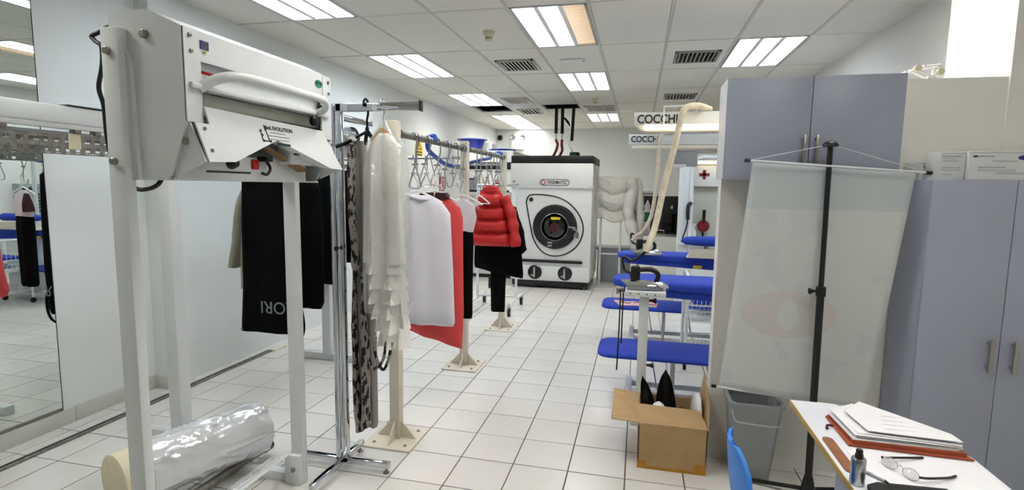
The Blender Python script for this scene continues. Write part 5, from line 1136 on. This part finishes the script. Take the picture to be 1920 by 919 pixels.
def leaf(name, label, cx_, y, z0, w, hgt, lean, m, curve=.03, rz=0.):
    b = newbm(); n = 14; rings = []
    for k in range(n + 1):
        s = k / n; hw = w * (.75 + .5 * s * (1 - s)) * max(0, 1 - s ** 2.6) ** .6 + .003
        c = Vector((cx_ + lean * s * s, y, z0 + hgt * s)); ring = []
        for th in (-.003, .003):
            row = []
            for q in range(9):
                u = -1 + q / 4; row.append(c + Vector((u * hw * math.cos(rz), u * hw * math.sin(rz) + curve * (u * u) + th, 0)))
            ring += row if th < 0 else row[::-1]
        rings.append(ring)
    loft(b, rings); return tag(obj(name, b, m, None, smooth=50, loc=(cx_, y, z0)), label, 'insert')
leaf('black_insert', 'pointed black plastic insert leaning over the left flap of the box', .12, 3.24, .005, .06, .405, -.06, 'black', -.03, .5)
leaf('black_insert', 'broad upright black plastic insert in the middle of the box', .205, 3.28, .005, .075, .445, -.01, 'black', -.03, -.2)
leaf('black_insert', 'low rounded black plastic insert beside the white roll in the box', .275, 3.12, .005, .055, .285, .01, 'black', -.02, .1)
t2 = thing('white_roll', 'white paper roll standing against the raised flap of the box', 'roll', (.35, 3.2, .01))
b = newbm(); lathe(b, [(.165, -.015), (.17, -.011), (.17, .011), (.165, .015), (.06, .015), (.06, -.015)], (.37, 3.182, .174), 40, Matrix.Rotation(PI / 2 + .05, 3, 'Y')); obj('roll_body', b, 'white_plastic', t2); b = newbm(); lathe(b, [(.055, -.016), (.062, -.016), (.062, .016), (.055, .016)], (.37, 3.182, .174), 24, Matrix.Rotation(PI / 2 + .05, 3, 'Y')); obj('core', b, 'cardboard', t2)
t2 = thing('white_cup', 'white rounded lid peeping over the front flap of the box', 'lid', (.2, 3.12, .1))
b = newbm(); lathe(b, [(.05, 0), (.052, .16), (.046, .25), (.03, .29), (.012, .305), (.001, .306)], (.155, 3.1, .005), 20); obj('dome', b, 'white_plastic', t2); b = newbm(); lathe(b, [(.051, .15), (.056, .154), (.056, .17), (.05, .174)], (.155, 3.1, .005), 20); obj('rim', b, 'white_plastic', t2)

# ================================================================== DESK AND WHAT LIES ON IT
t = thing('desk', 'white desk with a yellowish edge band and an angled corner', 'desk', (.8, 1.6, 0))
dk = [(.595, 2.174), (.745, 2.174), (1.015, 1.83), (1.015, .75), (.595, .75)]
b = newbm(); prism(b, dk, lambda a, c, k: Vector((a, c, .722 + k)), .018); obj('top', b, 'desk_white', t, smooth=0)
b = newbm(); box(b, (.5925, .75, .7215), (.5955, 2.176, .7395)); box(b, (.595, 2.1735, .7215), (.745, 2.1765, .7395)); obj('edge_band', b, 'edge_band', t, smooth=0)
bx('side_panel', (.62, .8, 0), (.64, 1.75, .722), 'grey_box', t, .002); bx('side_panel', (.97, .8, 0), (.99, 1.72, .722), 'grey_box', t, .002); bx('back_panel', (.64, 1.68, .25), (.97, 1.7, .722), 'grey_box', t, .002)
ZD = .74
def sheet(name, pts, z, th, m, parent=None, warp=0.):
    b = newbm(); prism(b, pts, lambda a, c, k: Vector((a, c, z + k + warp * math.sin(a * 20 + c * 9))), th); return obj(name, b, m, parent, smooth=0, loc=(pts[0][0], pts[0][1], z) if parent is None else None)
tag(sheet('paper_sheet', [(.655, 1.8), (1.005, 1.79), (1.0, 1.5), (.66, 1.5)], ZD, .0012, 'paper'), 'large white sheet under the spectacles on the desk', 'paper')
t = thing('document_folder', 'thick red-brown accordion folder stuffed with papers on the desk', 'folder', (.84, 1.93, ZD))
fo = [(.672, 2.03), (.672, 1.812), (1.005, 1.80), (.985, 1.86), (.76, 2.12)]
b = newbm(); prism(b, fo, lambda a, c, k: Vector((a, c, ZD + .0012 + k)), .006); obj('cover', b, 'folder', t, smooth=0)
b = newbm(); prism(b, [(.685, 2.02), (.685, 1.82), (.99, 1.81), (.975, 1.86), (.765, 2.1)], lambda a, c, k: Vector((a, c, ZD + .007 + k)), .012); obj('gusset', b, 'folder', t, smooth=0)
for k in range(5):
    j = .006 * ((k * 7) % 5 - 2); b = newbm(); pts = [(.69 + j, 2.02 - j), (.70 + j, 1.835 + j), (.98 + j * .5, 1.82), (.985, 1.87 - j), (.78 + j, 2.11)]
    prism(b, pts, lambda a, c, q, k=k: Vector((a, c, ZD + .019 + k * .004 + q + .006 * math.sin(a * 9 + k) * (c - 1.8) * 4)), .002); obj('document', b, ('paper', 'paper', 'cream', 'paper', 'paper')[k], t, smooth=0)
b = newbm(); prism(b, [(.72, 2.0), (.735, 1.845), (.985, 1.825), (.98, 1.88), (.8, 2.1)], lambda a, c, k: Vector((a, c, ZD + .043 + k + .01 * (a - .72))), .002); obj('top_sheet', b, 'paper', t, smooth=0)
for k in range(4): bx('typed_line', (.79 + .01 * k, 1.87 + k * .035, ZD + .0462), (.90 - .004 * k, 1.8708 + k * .035, ZD + .0468), 'label_grey', t, 0)
tb('closing_cord', smooth_path([(.672, 1.95, ZD + .006), (.652, 1.945, ZD + .008), (.645, 1.925, ZD + .004)], 4), .004, 'maroon', t)
def stadium_path(w, l, n=8): return [(w * math.cos(PI * k / n), l + w * math.sin(PI * k / n)) for k in range(n + 1)] + [(w * math.cos(PI + PI * k / n), -l + w * math.sin(PI + PI * k / n)) for k in range(n + 1)]
b = newbm(); prism(b, [(.6225 + x * .85, 1.745 + y) for x, y in stadium_path(.019, .095, 6)], lambda a, c, k: Vector((a, c, ZD + k)), .004); tag(obj('leather_strip', b, 'leather', None, loc=(.62, 1.745, ZD)), 'brown leather strip with rounded ends along the desk edge', 'leather strip')
t = thing('steel_flask', 'small brushed steel flask with a black cap on the desk', 'flask', (.61, 1.575, ZD))
b = newbm(); lathe(b, [(.0165, 0), (.0185, .003), (.0185, .072), (.016, .076), (.008, .077)], (.612, 1.575, ZD), 24); obj('body', b, 'steel', t); b = newbm(); lathe(b, [(.01, .076), (.01, .086), (.0085, .088), (.0085, .098), (.007, .1)], (.612, 1.575, ZD), 18); obj('cap', b, 'black', t)
t = thing('spectacles', 'thin-framed spectacles with dark arms lying on the white sheet', 'spectacles', (.78, 1.68, ZD))
for k, (x, y) in enumerate(((.738, 1.695), (.768, 1.638))):
    d = Vector((.03, -.057, 0)).normalized(); 
    b = newbm(); tube(b, [Vector((x, y, ZD + .016)) + d * (.024 * math.cos(a)) + Vector((0, 0, .013)) * math.sin(a) + Vector((.006, .004, 0)) * math.sin(a) for a in [2 * PI * q / 20 for q in range(20)]], .0011, 6, True); rim = obj('rim', b, 'steel', t)
    b = newbm(); P = [Vector((x, y, ZD + .016)) + d * (.0235 * math.cos(a)) + Vector((0, 0, .0125)) * math.sin(a) + Vector((.006, .004, 0)) * math.sin(a) for a in [2 * PI * q / 20 for q in range(20)]]
    nrm = Vector((.0005, .0003, 0)); A = [b.verts.new(p - nrm) for p in P]; B = [b.verts.new(p + nrm) for p in P]; b.faces.new(A); b.faces.new(B[::-1])
    for i in range(20): b.faces.new((A[i], A[(i + 1) % 20], B[(i + 1) % 20], B[i]))
    obj('lens', b, 'film', rim)
tb('bridge', smooth_path([(.749, 1.674, ZD + .02), (.756, 1.668, ZD + .024), (.757, 1.659, ZD + .02)], 4), .0012, 'steel', t, 6)
tb('arm', smooth_path([(.727, 1.717, ZD + .02), (.76, 1.735, ZD + .014), (.83, 1.765, ZD + .008), (.862, 1.782, ZD + .004)], 5), .0035, 'black', t, 8)
tb('arm', smooth_path([(.78, 1.616, ZD + .02), (.81, 1.63, ZD + .014), (.87, 1.66, ZD + .008), (.9, 1.685, ZD + .004)], 5), .0035, 'black', t, 8)
t = thing('ballpoint_pen', 'clear ballpoint pen lying beside the steel flask', 'pen', (.67, 1.62, ZD))
tb('barrel', [(.655, 1.645, ZD + .005), (.69, 1.6, ZD + .005)], .004, 'label_grey', t, 8); tb('tip', [(.69, 1.6, ZD + .006), (.698, 1.591, ZD + .005)], [.004, .001], 'ink', t, 8); tb('clip', [(.658, 1.642, ZD + .0095), (.67, 1.626, ZD + .0095)], .0015, 'steel', t, 6)
t = thing('card_holder', 'black card wallet at the near edge of the white sheet', 'wallet', (.72, 1.53, ZD))
b = newbm(); prism(b, [(.63, 1.555), (.66, 1.575), (.83, 1.585), (.84, 1.5), (.63, 1.47)], lambda a, c, k: Vector((a, c, ZD + .001 + k)), .012); obj('case', b, 'black', t); b = newbm(); prism(b, [(.68, 1.56), (.8, 1.57), (.8, 1.52), (.68, 1.51)], lambda a, c, k: Vector((a, c, ZD + .013 + k)), .001); obj('flap', b, 'rubber', t)

# ================================================================== BLUE CHAIR
t = thing('plastic_chair', 'bright blue plastic chair standing in front of the desk', 'chair', (.43, 1.58, 0))
b = newbm(); rings = []
prof = [(.832, .275, .02), (.828, .2755, .06), (.812, .277, .1), (.78, .28, .14), (.73, .286, .166), (.66, .296, .184), (.58, .312, .194), (.52, .335, .197), (.475, .37, .2), (.452, .42, .2), (.447, .48, .2), (.45, .54, .2), (.44, .585, .19)]
n = 18
def shell(off):
    out_ = []
    for i, (z, x, hw) in enumerate(prof):
        row = []; f = i / (len(prof) - 1)
        for q in range(n + 1):
            u = -1 + 2 * q / n; cur = .035 * u * u * (1 - f) * min(1, i / 3); lift = .02 * u * u * f
            row.append(Vector((x + cur + off * (1 - f), 1.58 + u * hw, z + lift + off * f - (.012 * u * u if i == 0 else 0))))
        out_.append(row)
    return out_
A = shell(0); B = shell(.012)
V1 = [[b.verts.new(p) for p in r] for r in A]; V2 = [[b.verts.new(p) for p in r] for r in B]
for V in (V1, V2):
    for r0, r1 in zip(V, V[1:]):
        for i in range(n): b.faces.new((r0[i], r0[i + 1], r1[i + 1], r1[i]))
for i in range(n): b.faces.new((V1[0][i], V1[0][i + 1], V2[0][i + 1], V2[0][i])); b.faces.new((V1[-1][i], V1[-1][i + 1], V2[-1][i + 1], V2[-1][i]))
for i in range(len(A) - 1):
    for e in (0, n): b.faces.new((V1[i][e], V1[i + 1][e], V2[i + 1][e], V2[i][e]))
obj('shell', b, 'chair_blue', t, smooth=60)
for sy in (-1, 1):
    tb('leg', smooth_path([(.46, 1.58 + sy * .14, .445), (.37, 1.58 + sy * .17, .43), (.32, 1.58 + sy * .19, .2), (.3, 1.58 + sy * .2, 0)], 4), .011, 'black', t, 8)
    tb('leg', smooth_path([(.47, 1.58 + sy * .14, .445), (.54, 1.58 + sy * .17, .43), (.565, 1.58 + sy * .19, .2), (.575, 1.58 + sy * .2, 0)], 4), .011, 'black', t, 8)
